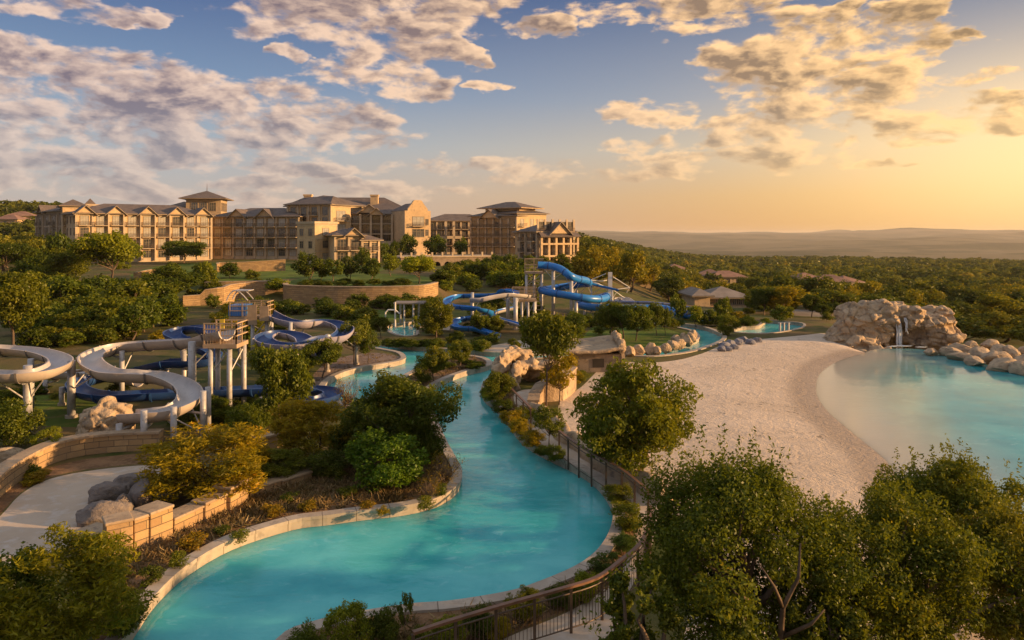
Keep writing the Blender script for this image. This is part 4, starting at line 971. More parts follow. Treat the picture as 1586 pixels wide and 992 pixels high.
slide('open_slide', 'navy slide with pale lilac outer shell curling around two loops below the tall platform', [(415, 494, 56), (430, 502, 55.4), (448, 508, 55), (468, 510, 55), (500, 508, 56), (523, 512, 55.5), (535, 521, 53), (524, 532, 51), (495, 536, 50), (468, 545, 49.2), (435, 546, 49), (412, 541, 49.8), (410, 532, 51.6), (430, 526, 53), (455, 529, 52.4), (470, 536, 51), (476, 545, 50), (500, 560, 49)], .64, 'fl_navy', 'fl_lilac', [(.15, 1, .6), (.42, 1, .6), (.62, 1, .5), (.80, -1, .4), (.34, -1, .1)], band='band')
slide('tube_slide', 'bright blue tube slide coiling down from the wooden tower beside the pylon', [(833, 411, 84), (850, 412, 84), (868, 417, 83), (882, 427, 82), (893, 432, 83), (907, 435, 85), (912, 439, 88), (896, 441, 90), (870, 445, 89), (845, 449, 87), (838, 449, 85), (850, 453, 83), (880, 458, 82), (912, 463, 82), (934, 463, 84), (940, 459, 87), (925, 462, 90), (900, 468, 88), (903, 474, 85), (930, 477, 84), (975, 478, 84), (1025, 478, 84), (1045, 484, 83), (1064, 488, 82), (1088, 493, 81)], .42, 'fl_blue', 'fl_blue',
      [(.06, 0, -.5, .2), (.14, 0, -.5, .2), (.30, 0, -.5), (.42, 0, -.5, .2), (.52, 0, -.5, .2), (.66, 0, -.5), (.76, 0, -.5), (.86, 0, -.5)], tube=True, band='band_blue', n=8)
slide('open_slide', 'bright blue open slide spiralling in a wide loop right of the lawn terrace', [(800, 458, 76), (780, 454, 77.5), (765, 461, 78), (735, 462, 78), (710, 463, 78), (693, 470, 75.5), (697, 478, 73), (722, 481, 71.5), (745, 484, 71), (757, 489, 72), (755, 494, 73.5), (735, 496, 74), (712, 500, 73), (702, 508, 71), (712, 513, 69.5), (735, 514, 69.3), (752, 519, 68.3), (772, 525, 67.5)], .46, 'fl_blue', 'fl_blue', [(.30, 1, .5), (.06, 1, .2, .2), (.48, -1, .4), (.72, 1, .5)], band='band_blue')
slide('open_slide', 'pale open trough leading from the blue spiral to the wooden tower', [(728, 468, 73), (745, 468, 73), (765, 464, 73.5), (785, 461, 74), (800, 461, 74.5), (818, 463, 76)], .42, 'fl_grey', 'fl_grey', [(.72, 1, 0, .22), (.05, -1, .9, .16)])
slide('open_slide', 'thin blue straight run crossing behind the pale trough and dropping to the lawn', [(800, 480, 82), (780, 484, 81), (762, 490, 78), (770, 497, 75), (790, 503, 72), (816, 511, 70)], .40, 'fl_blue', 'fl_grey', [(.6, 1, .2, .12)], band='band_blue')
slide('open_slide', 'thin blue chute crossing between the coils of the blue tube slide', [(852, 452, 88), (868, 446, 88), (890, 441, 88), (908, 440, 89), (928, 445, 90), (946, 449, 90), (958, 452, 90)], .30, 'fl_blue', 'fl_blue', [(.3, 1, 0, .1), (.6, -1, 0, .1), (.85, 1, 0, .1)], band='band_blue')
slide('open_slide', 'narrow pale-blue trough running beside the long straight of the blue tube slide', [(940, 470, 88), (975, 471, 87), (1010, 472, 86), (1040, 475, 86), (1070, 480, 85)], .34, 'fl_blue', 'fl_lilac', [(.25, 1, 0, .1), (.55, 1, 0, .1), (.8, 1, 0, .1)], band='band_blue')
slide('open_slide', 'dark navy end of the blue tube beside the far river bend', [(1062, 489, 80), (1075, 487, 80), (1088, 492, 78), (1100, 497, 76)], .5, 'fl_navy', 'fl_lilac', [])
slide('open_slide', 'short pale chute beside the white pylon', [(955, 471, 92), (965, 469, 92), (975, 475, 89), (986, 479, 87)], .7, 'fl_grey', 'fl_grey', [])
def tower(label, px, py, d, w, dep, deck_py, posts, rail_h=1.1, name='slide_platform', roofed=None, deckm='timber', rails=True):
    b = dp(px, py, d); b.z = zf(b.x, b.y); zt = dp(px, deck_py, d).z - b.z
    t = empty(name, b, 0, label, 'slide platform')
    mb = MB(); mb.box(-w / 2, w / 2, -dep / 2, dep / 2, zt - .22, zt); mb.build('deck', M[deckm], t)
    for x, y in posts:
        mb = MB(); mb.tube([(x * w / 2, y * dep / 2, -.3), (x * w / 2, y * dep / 2, zt - .224)], .14, 12); mb.build('support_column', M['steel'], t, True)
    if rails:
        mb = MB()
        n = max(2, int(w / .9)); m = max(2, int(dep / .9))
        for s in (-1, 1):
            for i in range(n + 1): x = -w / 2 + .05 + (w - .1) * i / n; mb.box(x - .03, x + .03, s * (dep / 2 - .05) - .03, s * (dep / 2 - .05) + .03, zt + .003, zt + rail_h)
            for z in (.45, .8, rail_h): mb.box(-w / 2, w / 2, s * (dep / 2 - .05) - .025, s * (dep / 2 - .05) + .025, zt + z - .04, zt + z + .02)
            for i in range(int(w / .14)): x = -w / 2 + .1 + i * .14; mb.box(x - .008, x + .008, s * (dep / 2 - .05) - .008, s * (dep / 2 - .05) + .008, zt + .004, zt + rail_h)
        for i in range(m + 1):
            y = -dep / 2 + .05 + (dep - .1) * i / m; mb.box(w / 2 - .08, w / 2 - .02, y - .03, y + .03, zt + .003, zt + rail_h)
        for z in (.45, .8, rail_h): mb.box(w / 2 - .075, w / 2 - .025, -dep / 2, dep / 2, zt + z - .04, zt + z + .02)
        mb.build('railing', M['timber' if deckm == 'timber' else 'steel'], t)
    mb = MB()
    for i, (x, y) in enumerate(posts[:-1]):
        x2, y2 = posts[i + 1]; mb.tube([(x * w / 2, y * dep / 2, zt - 1.6), (x2 * w / 2, y2 * dep / 2, zt - .3)], .04, 6)
    mb.build('brace', M['steel'], t)
    return t, zt
t, z = tower('steel platform with timber railings where the grey S-bend starts', 350, 640, 39.5, 1.8, 1.7, 530, [(-.6, -.8), (.5, -.8), (.9, .5), (-.8, .8)])
mb = MB(); mb.box(-.42, -.18, .2, .26, z + .7, z + 1.2); mb.build('yellow_panel', mat('yellow_board', (.7, .5, .05), (.55, .38, .04), 2, .5), t)  # added stand-in panel for a small yellow thing of unknown kind
t, z = tower('tall platform with a blue mesh cabin and timber panels above the navy slide', 390, 600, 56, 2.9, 1.6, 489, [(.2, -.8), (.9, -.6), (.9, .8), (-.8, .8)])
mb = MB(); mb.box(-1.5, -.2, -.75, .7, z + .05, z + .85); mb.build('cabin_panel', M['fl_blue'], t)
mb = MB(); mb.tube([(-1.7 + 1.6 * i / 10, -.6, z + 1.2 + .75 * math.sin(math.pi * (i / 10) ** .8)) for i in range(11)], .05, 6); mb.tube([(-1.7 + 1.6 * i / 10, .6, z + 1.2 + .75 * math.sin(math.pi * (i / 10) ** .8)) for i in range(11)], .05, 6); mb.box(-1.3, -.05, -.62, .62, z + 1.9, z + 1.96); mb.build('canopy_hoop', M['steel'], t)
mb = MB(); mb.box(.05, .75, -1.06, -1.0, z - .6, z + .9); mb.box(.95, 1.65, -1.06, -1.0, z - .3, z + .8); mb.build('side_panel', M['timber'], t)
t, z = tower('high lattice wooden tower top of the blue tube slide below the lit pavilion', 827, 508, 85, 2.2, 2.0, 421, [(-.8, -.8), (.8, -.8), (.8, .8), (-.8, .8), (0, 0)], 1.5)
mb = MB()
for i in range(9): a = i * .6; mb.box(-1.0 + .0, 1.0, -.9 + .001 * i, -.8 + .001 * i, z * .18 * i / 2 + .4, z * .18 * i / 2 + .5)
mb.build('cross_tie', M['timber'], t)
t, z = tower('wooden landing half way up between the blue slides', 812, 515, 77, 2.6, 1.6, 463, [(-.2, -.8), (.3, -.8), (.8, -.8), (.9, .8)], 1.2)
def pylon():
    b = dp(945, 505, 92); b.z = zf(b.x, b.y); t = empty('pylon', b, 0, 'tall white pylon with splayed stays behind the blue tube slide', 'pylon')
    zt = dp(945, 422, 92).z - b.z; mb = MB(); mb.box(-.24, .24, -.24, .24, -.5, zt); mb.build('mast', M['white'], t)
    k = 92 / F; z0 = lambda py: dp(945, py, 92).z - b.z
    mb = MB()
    for p in ([(938, 424), (915, 434), (938, 445)], [(915, 434), (932, 436), (941, 435)], [(949, 429), (976, 446), (972, 454)], [(949, 449), (976, 446)], [(949, 449), (963, 459), (978, 468)], [(938, 445), (905, 432)]):
        mb.tube([((x - 945) * k, -.3 + .5 * i, z0(y)) for i, (x, y) in enumerate(p)], .055, 6)
    mb.build('stay', M['white'], t)
pylon()
# ------------------------------------------------------------------ shade frames by the upper pool
def shade():
    b = dp(634, 500, 78); b.z = .3; t = empty('shade_shelter', b, 0, 'flat-roofed shade shelter on posts by the small upper pool', 'shelter'); k = 78 / F
    mb = MB(); mb.box(-22 * k, 24 * k, -1.2, 1.2, 33 * k, 35 * k); mb.build('roof', M['roof_grey'], t)
    for x, y in ((-6, -1), (8, -1), (13, 1), (-16, 1)): mb = MB(); mb.tube([(x * k, y, -.2), (x * k, y, 33 * k)], .11, 8); mb.build('post', M['steel'], t)
    b = dp(604, 508, 74); b.z = .3; t = empty('pipe_frame', b, 0, 'pale pipe spray frame at the left end of the small upper pool', 'spray frame'); k = 74 / F
    mb = MB(); mb.tube([(-7 * k, 0, 0), (-7 * k, 0, 26 * k), (-3 * k, 0, 30 * k), (8 * k, 0, 30 * k), (15 * k, 0, 24 * k)], .08, 8); mb.build('arch', M['white'], t)
    mb = MB(); mb.tube([(8 * k, 0, 0), (8 * k, 0, 42 * k)], .09, 8); mb.build('post', M['white'], t)
    for px in (1208, 1214, 1221):
        b = dp(px, 517, 73); b.z = .2; mb = MB(); mb.tube([(0, 0, -.2), (0, 0, .9)], .12, 8); mb.tube([(-.2, 0, .85), (.2, 0, .85)], .06, 6)
        o = mb.build('bollard', M['steel'], None, loc=b); tag(o, 'short pale metal post standing at the end of the splash pool by the sand', 'post', 'posts by the splash pool')
shade()
# ------------------------------------------------------------------ railing along the walkway
def railing(label, pts, posts, h=1.1, infill=True):
    """pts: rail line on the ground (3-D); posts: number."""
    o = pts[0].copy(); t = empty('walkway_railing', o, 0, label, 'railing'); rel = [p - o for p in pts]
    mb = MB(); mb.sweep([p + Vector((0, 0, h)) for p in rel], [(-.055, 0), (-.055, .06), (.055, .06), (.055, 0)]); mb.build('top_rail', M['rail_rust'], t)
    mb = MB(); mb.tube([p + Vector((0, 0, h - .14)) for p in rel], .018, 6); mb.tube([p + Vector((0, 0, .12)) for p in rel], .018, 6)
    cum = [0]
    for a, b in zip(rel, rel[1:]): cum.append(cum[-1] + (b - a).length)
    def at(s):
        for i in range(len(rel) - 1):
            if s <= cum[i + 1]: return rel[i].lerp(rel[i + 1], (s - cum[i]) / max(1e-6, cum[i + 1] - cum[i]))
        return rel[-1]
    if infill:
        for i in range(int(cum[-1] / .105)):
            p = at(i * .105 + .05); mb.box(p.x - .007, p.x + .007, p.y - .007, p.y + .007, p.z + .12, p.z + h - .14)
    mb.build('bar_infill', M['rail'], t)
    for i in range(posts):
        p = at(cum[-1] * i / (posts - 1)); mb = MB(); mb.box(p.x - .035, p.x + .035, p.y - .035, p.y + .035, p.z - .2, p.z + h - .004); mb.build('post', M['rail'], t)
railing('bronze picket railing with a brown top rail curving along the near edge of the river', [gp(*q[:2]) for q in catmull([(640, 1062, 0), (700, 1040, 0), (790, 1010, 0), (870, 985, 0), (925, 965, 0), (965, 932, 0), (992, 905, 0), (1006, 868, 0), (1008, 840, 0)], False, 4)], 11)
railing('thin bronze railing on posts between the upper walkway and the river shrubs', [gp(*q[:2]) for q in catmull([(866, 708, 0), (890, 728, 0), (925, 752, 0), (962, 775, 0), (985, 795, 0), (1004, 812, 0)], False, 4)], 8, infill=False)
railing('short bronze railing beside the small tree at the head of the walkway', [gp(*q[:2]) for q in catmull([(790, 632, 0), (806, 650, 0), (822, 668, 0)], False, 3)], 4, infill=False)
# ------------------------------------------------------------------ outlying houses
def house(name, label, px, d, w, dep, hh, rz, wallm, roofm, rh=1.8, group=None, parts=True, zoff=0):
    x = (px - CX) * d / F; z = zf(x, d) + zoff - 1.1
    t = empty(name, (x, d, z), rz, label, 'house', group)
    mb = MB(); mb.box(-w / 2, w / 2, 0, dep, -2, hh); mb.build('wall', M[wallm], t)
    mb = MB(); hip(mb, -w / 2, w / 2, 0, dep, hh, rh, .7); mb.build('roof', [M[roofm], M['frame']], t)
    for i in range(3): link('window', wmesh(1.2, 1.3, 'dark'), t, (-w / 2 + w * (i + .5) / 3, -.004, hh - 1.9))
    return t
def clubhouse():
    d = 118; x = (1118 - CX) * d / F; z = dp(1118, 473, d).z
    t = empty('clubhouse', (x, d, z), R(4), 'low grey-roofed clubhouse with one lit gable end among trees beyond the far river bend', 'house'); k = d / F
    mb = MB(); mb.box(-46 * k, -22 * k, -1, 6, -2, 14 * k); mb.box(-22 * k, 44 * k, 0.5, 7, -2, 9 * k); mb.build('wall', M['stucco'], t)
    mb = MB(); hip(mb, -46 * k, -22 * k, -1, 6, 14 * k, 1.0, .6); hip(mb, -20 * k, 44 * k, .5, 7, 9 * k + .1, 1.5, .8); mb.build('roof', [M['roof_grey'], M['frame']], t)
    for i in range(7): link('window', wmesh(1.1, .8, 'dark'), t, ((-14 + i * 9) * k, .496, .05))
clubhouse()
for i, (px, d, w, hh, rz, lb) in enumerate(((1258, 232, 9, 8.2, .3, 'red-roofed house in the woodland, its left gable catching the sun'), (1290, 226, 11, 8.0, -.1, 'wide red-roofed house in the woodland beside its twin-roofed neighbour'), (1322, 230, 8, 7.6, .4, 'small pale house at the right end of the red-roofed group in the woodland'),
        (1128, 260, 12, 7.2, .1, 'large brown-red roof among the trees above the clubhouse'), (1100, 275, 9, 7.2, -.2, 'small red roof among trees left of the large brown-red one'), (1050, 300, 8, 7.0, .2, 'pale house among trees up the slope right of the hotel'), (985, 190, 8, 5.0, .1, 'pinkish house just behind the trees right of the pylon'), (1150, 262, 7, 6.4, .3, 'small brown roof right beside the large brown-red one'))):
    house('woodland_house', lb, px, d, w, 8, hh, rz, 'stucco', 'roof_red', 2.0)
for i, (px, d) in enumerate(((8, 330), (30, 345))):
    house('hillside_house', ('pink-roofed house on the wooded hill at the left edge, lower one', 'pale house on the wooded hill just left of the hotel', 'upper house at the extreme left of the wooded hill')[i], px, d, 11, 9, 8.5, .3 * i, 'stucco', 'roof_red', 2.2)

# ------------------------------------------------------------------ vegetation
def unit(a): return a / np.maximum(1e-9, np.linalg.norm(a, axis=-1, keepdims=True))
def leaf_quads(rng, cen, rad, n, L, W, up=.25, shell=.5, squash=.85, spray=.12, outd=.7):
    """leaf-sized quads scattered through clumps; returns (n,4,3), tone."""
    K = len(cen); pr = rad ** 2 / (rad ** 2).sum(); k = rng.choice(K, n, p=pr)
    d = unit(rng.normal(size=(n, 3)))
    f = shell + (1 - shell) * rng.random(n) ** .6
    sp = rng.random(n) < spray; f = np.where(sp, 1 + rng.random(n) * .45, f)
    # sprays bunch along a few directions per clump
    dirs = unit(rng.normal(size=(K, 7, 3)) + np.array([0, 0, .5])); ds = dirs[k, rng.integers(0, 7, n)]
    d = np.where(sp[:, None], unit(ds + .16 * rng.normal(size=(n, 3))), d)
    p = cen[k] + d * (rad[k] * f)[:, None] * np.array([1, 1, squash])
    nr = unit(d * outd + .75 * rng.normal(size=(n, 3)) + np.array([0, 0, up]))
    t = unit(np.cross(nr, rng.normal(size=(n, 3)))); b = np.cross(nr, t)
    s = (.7 + .6 * rng.random(n))[:, None]
    q = np.stack([p - t * L * s, p + b * W * s + nr * W * .3, p + t * L * s, p - b * W * s + nr * W * .3], 1)
    ct = rng.random(K)
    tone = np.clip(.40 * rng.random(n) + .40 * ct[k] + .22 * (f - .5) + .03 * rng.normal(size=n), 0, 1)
    return q, tone
def clumps(rng, K, cz, rx, rz, rmin, rmax, zmin=.0, lop=.25):
    """clump centres in an uneven envelope of radius rx (x,y) and rz (z) about height cz."""
    d = unit(rng.normal(size=(K, 3))); f = .45 + .5 * rng.random(K) ** .5
    ph = rng.random(3) * 6.28; az = np.arctan2(d[:, 1], d[:, 0])
    wob = 1 + lop * (np.sin(az * 2 + ph[0]) * .5 + np.sin(az * 3 + ph[1]) * .4 + np.sin(az * 5 + ph[2]) * .3)
    c = d * f[:, None] * np.stack([wob * rx, wob * rx, np.full(K, rz)], 1) + np.array([0, 0, cz])
    r = rmin + (rmax - rmin) * rng.random(K); c[:, 2] = np.maximum(c[:, 2], zmin + r * .5)
    return c, r
def trunk_mb(rng, cen, tz, r, n=9, bend=.05, forks=1, sx=1.0):
    mb = MB()
    for q in range(forks):
        off = np.array([rng.normal() * .03, rng.normal() * .03, 0]) * (forks > 1)
        b1 = off + np.array([rng.normal() * bend + (q - (forks - 1) / 2) * .09, rng.normal() * bend, tz * .55]); top = b1 + np.array([rng.normal() * bend, rng.normal() * bend, tz * .45])
        mb.tube([tuple(off + np.array([0, 0, -.03])), tuple(off + [0, 0, .02]), tuple(b1), tuple(top)], [r * 1.5, r * 1.1, r * .85, r * .65], 7)
        for i in rng.choice(len(cen), min(n, len(cen)), replace=False):
            c = cen[i]; s = b1 + (top - b1) * rng.random(); m = s * .45 + c * .55 + np.array([0, 0, -.03]) + rng.normal(size=3) * .015
            mb.tube([tuple(s), tuple(m), tuple(c)], [r * .5, r * .32, r * .10], 5)
    return mb
def proto(seed, K, n, cz, rx, rz, rmin, rmax, L, W, tz, tr, forks=1, leafm='leaf', limbs=9, lop=.25, **kw):
    rng = np.random.default_rng(seed)
    c, r = clumps(rng, K, cz, rx, rz, rmin, rmax, lop=lop); q, t = leaf_quads(rng, c, r, n, L, W, **kw)
    m = q.mean(1); ex = np.array([np.percentile(np.abs(m[:, 0]), 98.5), np.percentile(np.abs(m[:, 1]), 98.5)]).mean() * 2; ez = np.percentile(m[:, 2], 99.3)
    sc = np.array([1 / ex, 1 / ex, 1 / ez]); q = q * sc; c = c * sc; q[:, :, 2] = np.maximum(q[:, :, 2], .005)
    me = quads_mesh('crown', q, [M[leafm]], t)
    return me, trunk_mb(rng, c, tz, tr, limbs, forks=forks).mesh('trunk', [M['bark']], True)
PR = {
 'oak': [proto(100 + i, 34, 11000, .62, .40, .30, .09, .16, .021, .011, .42, .022) for i in range(4)],
 'juniper': [proto(140 + i, 80, 26000, .54, .45, .40, .07, .13, .018, .0075, .35, .025, 2, spray=.32, outd=.3) for i in range(3)],
 'standard': [proto(150 + i, 34, 9000, .76, .38, .20, .08, .15, .020, .011, .66, .020, limbs=14, spray=.2) for i in range(2)],
 'airy': [proto(160 + i, 30, 5200, .62, .40, .32, .05, .11, .021, .009, .5, .016, limbs=16, spray=.3) for i in range(3)],
 'tall': [proto(180 + i, 30, 9000, .60, .34, .37, .10, .17, .021, .011, .4, .026) for i in range(3)],
 'shrub': [proto(200 + i, 40, 9000, .42, .37, .40, .09, .15, .020, .010, .3, .012, 2, spray=.2) for i in range(4)],
 'feather': [proto(240 + i, 50, 16000, .45, .38, .40, .07, .13, .020, .0055, .3, .012, 2, spray=.42, outd=.2) for i in range(3)],
 'bushlet': [proto(260 + i, 14, 1300, .40, .34, .36, .12, .2, .045, .018, .25, .014, 2, spray=.3) for i in range(3)],
 'bare': [proto(280 + i, 40, 900, .55, .40, .38, .05, .10, .016, .006, .35, .014, 3, limbs=38, spray=.5) for i in range(2)],
 'mid': [proto(300 + i, 26, 2600, .58, .40, .33, .10, .18, .040, .021, .35, .024, leafm='leaf') for i in range(5)],
 'midshrub': [proto(320 + i, 26, 2200, .42, .38, .38, .10, .18, .042, .022, .25, .016, leafm='leaf') for i in range(5)],
}
NAMES = {'oak': ('oak_tree', 'tree'), 'juniper': ('juniper_tree', 'tree'), 'airy': ('young_tree', 'tree'), 'standard': ('elm_tree', 'tree'), 'tall': ('elm_tree', 'tree'), 'shrub': ('shrub', 'shrub'), 'feather': ('feathery_shrub', 'shrub'),
         'bushlet': ('low_shrub', 'shrub'), 'bare': ('bare_shrub', 'shrub'), 'mid': ('broadleaf_tree', 'tree'), 'midshrub': ('shrub', 'shrub')}
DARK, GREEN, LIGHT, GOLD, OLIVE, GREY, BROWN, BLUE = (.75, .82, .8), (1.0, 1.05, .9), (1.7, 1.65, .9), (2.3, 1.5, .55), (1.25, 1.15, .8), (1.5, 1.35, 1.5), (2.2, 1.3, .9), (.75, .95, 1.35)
def base_at(px, py, d=None):
    if d: x = (px - CX) * d / F; return Vector((x, d, zf(x, d)))
    z = .3
    for _ in range(40):
        dd = (H - z) * F / (py - HY); z = .6 * z + .4 * zf((px - CX) * dd / F, dd)
    return gp(px, py, z)
PLACED = []
def plant(kind, px, py, top, wpx, label, color=GREEN, d=None, group=None, var=None, hmul=1.0, name=None, cat=None):
    p = base_at(px, py, d); k = p.y / F; h = (py - top) * k * hmul if d is None else (H - (top - HY) * k) - p.z
    w = wpx * k; nm, ct = NAMES[kind]
    cm, tm = PR[kind][random.randrange(len(PR[kind])) if var is None else var]
    t = empty(name or nm, p, random.uniform(0, 6.28), label, cat or ct, group); t.scale = (w * 1.02, w * 1.02, h * 1.0)
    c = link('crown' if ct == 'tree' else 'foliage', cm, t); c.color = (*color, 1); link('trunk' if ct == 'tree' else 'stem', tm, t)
    PLACED.append((p.x, p.y, w)); return t
# -- trees round the river
T = plant
T('juniper', 622, 718, 583, 152, 'large dark juniper on the headland where the river narrows', DARK, var=0)
T('oak', 433, 668, 540, 88, 'leafy green tree in front of the navy slide end, between two golden shrubs', GREEN, var=0)
T('juniper', 982, 744, 565, 170, 'big olive-green tree on two trunks beside the beach and rock wall', OLIVE, var=1)
T('standard', 846, 632, 488, 76, 'slim tall tree on a bare trunk in front of the rock hut', OLIVE, var=0)
T('airy', 866, 628, 548, 56, 'sparse yellowish small tree behind the slim tall one by the rock hut', GOLD, var=0)
T('oak', 772, 634, 578, 48, 'small bushy tree at the river bank below the rock arch', OLIVE, var=1)
T('airy', 850, 694, 630, 52, 'small grey-green tree beside the middle of the walkway', GREEN, var=1)
T('airy', 548, 566, 497, 52, 'thin grey-green tree on the gravel spit, taller of two', GREY, var=2)
T('airy', 570, 564, 508, 36, 'thin tree on the gravel spit, nearer its tip', GREEN, var=0)
T('oak', 499, 586, 528, 54, 'dark green tree left of the gravel spit by the navy loops', GREEN, var=2)
T('oak', 672, 592, 538, 42, 'small tree on the left part of the river island', OLIVE, var=3)
T('shrub', 655, 594, 560, 30, 'round shrub at the foot of the small trees on the river island', GREEN, var=0)
T('oak', 712, 572, 529, 34, 'small round tree in the middle of the river island', OLIVE, var=0)
T('tall', 676, 526, 463, 44, 'olive tree by the upper pool left of the blue spiral slide', OLIVE, var=1)
T('oak', 590, 524, 492, 28, 'little tree at the left of the small upper pool', GREEN, var=1)
T('airy', 648, 520, 490, 18, 'slender sapling at the right end of the small upper pool', LIGHT, var=1)
T('mid', 742, 520, 484, 30, 'small tree under the blue spiral slide', GREEN, var=0)
T('mid', 766, 512, 488, 22, 'second small tree under the blue spiral slide, further right', LIGHT, var=1)
T('tall', 893, 538, 484, 40, 'bushy tree left of the group on the central lawn', GREEN, var=2)
for px, py, tp, w, lb in ((945, 524, 470, 46, 'left tree of the three-tree group on the central lawn'), (966, 527, 473, 48, 'middle tree of the three-tree group on the central lawn'), (985, 528, 474, 46, 'right tree of the three-tree group on the central lawn'), (1017, 520, 470, 28, 'single small tree right of the three-tree group on the central lawn'), (1031, 519, 478, 20, 'thin tree at the right tip of the central lawn'), (1050, 500, 457, 22, 'narrow upright tree behind the far river bend'), (1078, 506, 474, 28, 'yellow-green small tree beside the navy slide end'), (1120, 500, 462, 24, 'narrow upright tree between the river bend and clubhouse'), (1098, 506, 480, 22, 'dark small tree right of the navy slide end')):
    T('oak' if py > 515 else 'mid', px, py, tp, w, lb, LIGHT if 'yellow' in lb else GREEN)
T('shrub', 1128, 520, 489, 30, 'round olive bush between the far river bend and the splash pool', OLIVE)
T('shrub', 1160, 506, 492, 24, 'low dark bush by the splash pool', DARK)
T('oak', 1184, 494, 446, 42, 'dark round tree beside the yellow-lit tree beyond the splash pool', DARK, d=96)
T('oak', 1212, 496, 446, 42, 'yellow-lit round tree beyond the splash pool', GOLD, d=95)  # the sunlit yellow of this crown is put into its leaf tint
for px, tp, w, d, lb in ((1257, 457, 34, 92, 'dark tree right of the pale road'), (1274, 472, 24, 90, 'small dark tree in the trio left of the waterfall rock'), (1290, 468, 28, 91, 'dark tree nearest the left shoulder of the waterfall rock')):
    T('oak', px, 497, tp, w, lb, DARK, d=d)
# -- left side
T('shrub', 10, 696, 624, 76, 'leafy bright green shrub at the left edge under the round slide loop', GREEN, var=1)
T('airy', 75, 712, 664, 42, 'slender sapling in the planting strip by the curved wall', LIGHT, var=2)
T('feather', 322, 772, 668, 180, 'large golden-green feathery shrub behind the stepped wall', GOLD, var=0)
T('feather', 486, 712, 622, 118, 'rounded golden shrub beside the end of the navy slide', GOLD, var=1)
T('feather', 428, 744, 700, 84, 'low olive hedge-like shrub running right of the large golden one', OLIVE, var=2)
T('feather', 398, 736, 690, 50, 'small golden bush filling the gap behind the low block wall', GOLD, var=1)
T('shrub', 384, 682, 626, 62, 'grey-green shrub between the steel columns and the golden shrub', GREEN, var=2)
T('feather', 84, 1030, 834, 222, 'big olive-green bush at the near left corner', (1.7, 1.35, .6), var=2)
T('shrub', 20, 1010, 860, 110, 'darker bush at the very corner behind the big olive one', GREEN, var=3)
T('shrub', 190, 985, 915, 62, 'loose dark shrub between the big corner bush and the river kerb', DARK, var=0)
T('shrub', 600, 758, 672, 122, 'dense bright green low shrub in front of the large juniper', (.8, 1.15, .7), var=2)
T('shrub', 660, 716, 655, 60, 'dark shrub under the right side of the large juniper', DARK, var=1)
T('shrub', 548, 718, 650, 64, 'shaded shrub under the left side of the large juniper', DARK, var=3)
T('shrub', 505, 738, 700, 60, 'dark low shrub left of the bright green one', DARK, var=0)
T('bare', 690, 762, 702, 56, 'bare pinkish-brown twiggy shrub at the bend of the kerb', BROWN, var=0)
T('bare', 664, 778, 738, 40, 'smaller bare brown shrub below the twiggy one', BROWN, var=1)
T('bare', 540, 642, 578, 44, 'leafless sapling by the end of the navy slide', BROWN, var=1)
for px, py, tp, w, c, lb in ((658, 790, 765, 40, OLIVE, 'small rounded shrub on the kerb under the twiggy shrubs'), (684, 770, 746, 30, GREEN, 'small green tuft shrub beside the river kerb bend'), (594, 798, 782, 28, GOLD, 'little golden tuft near the river kerb'), (370, 840, 818, 40, OLIVE, 'small olive shrub on the mulch in front of the stepped wall'), (345, 828, 812, 32, DARK, 'dark little shrub on the mulch under the stepped wall'), (275, 880, 850, 42, OLIVE, 'shrub at the widest part of the mulch bed near the kerb'), (232, 905, 872, 48, DARK, 'dark shrub at the near end of the mulch bed'), (540, 770, 752, 40, OLIVE, 'dry shrub in the middle of the mulch bed'), (480, 790, 772, 46, BROWN, 'dry brown shrub right of the low block wall'), (420, 800, 780, 48, BROWN, 'dry brown clump in front of the low block wall'), (300, 850, 822, 56, BROWN, 'dry tangled clump in front of the tall wall blocks'), (520, 745, 722, 44, OLIVE, 'scrubby bush at the end of the low block wall'), (450, 778, 760, 36, GREEN, 'green tuft beneath the end of the low block wall'), (570, 790, 774, 34, BROWN, 'brown tuft near the kerb in the middle of the bed')):
    T('bushlet', px, py, py - (py - tp) * .85, w * .75, lb, c)
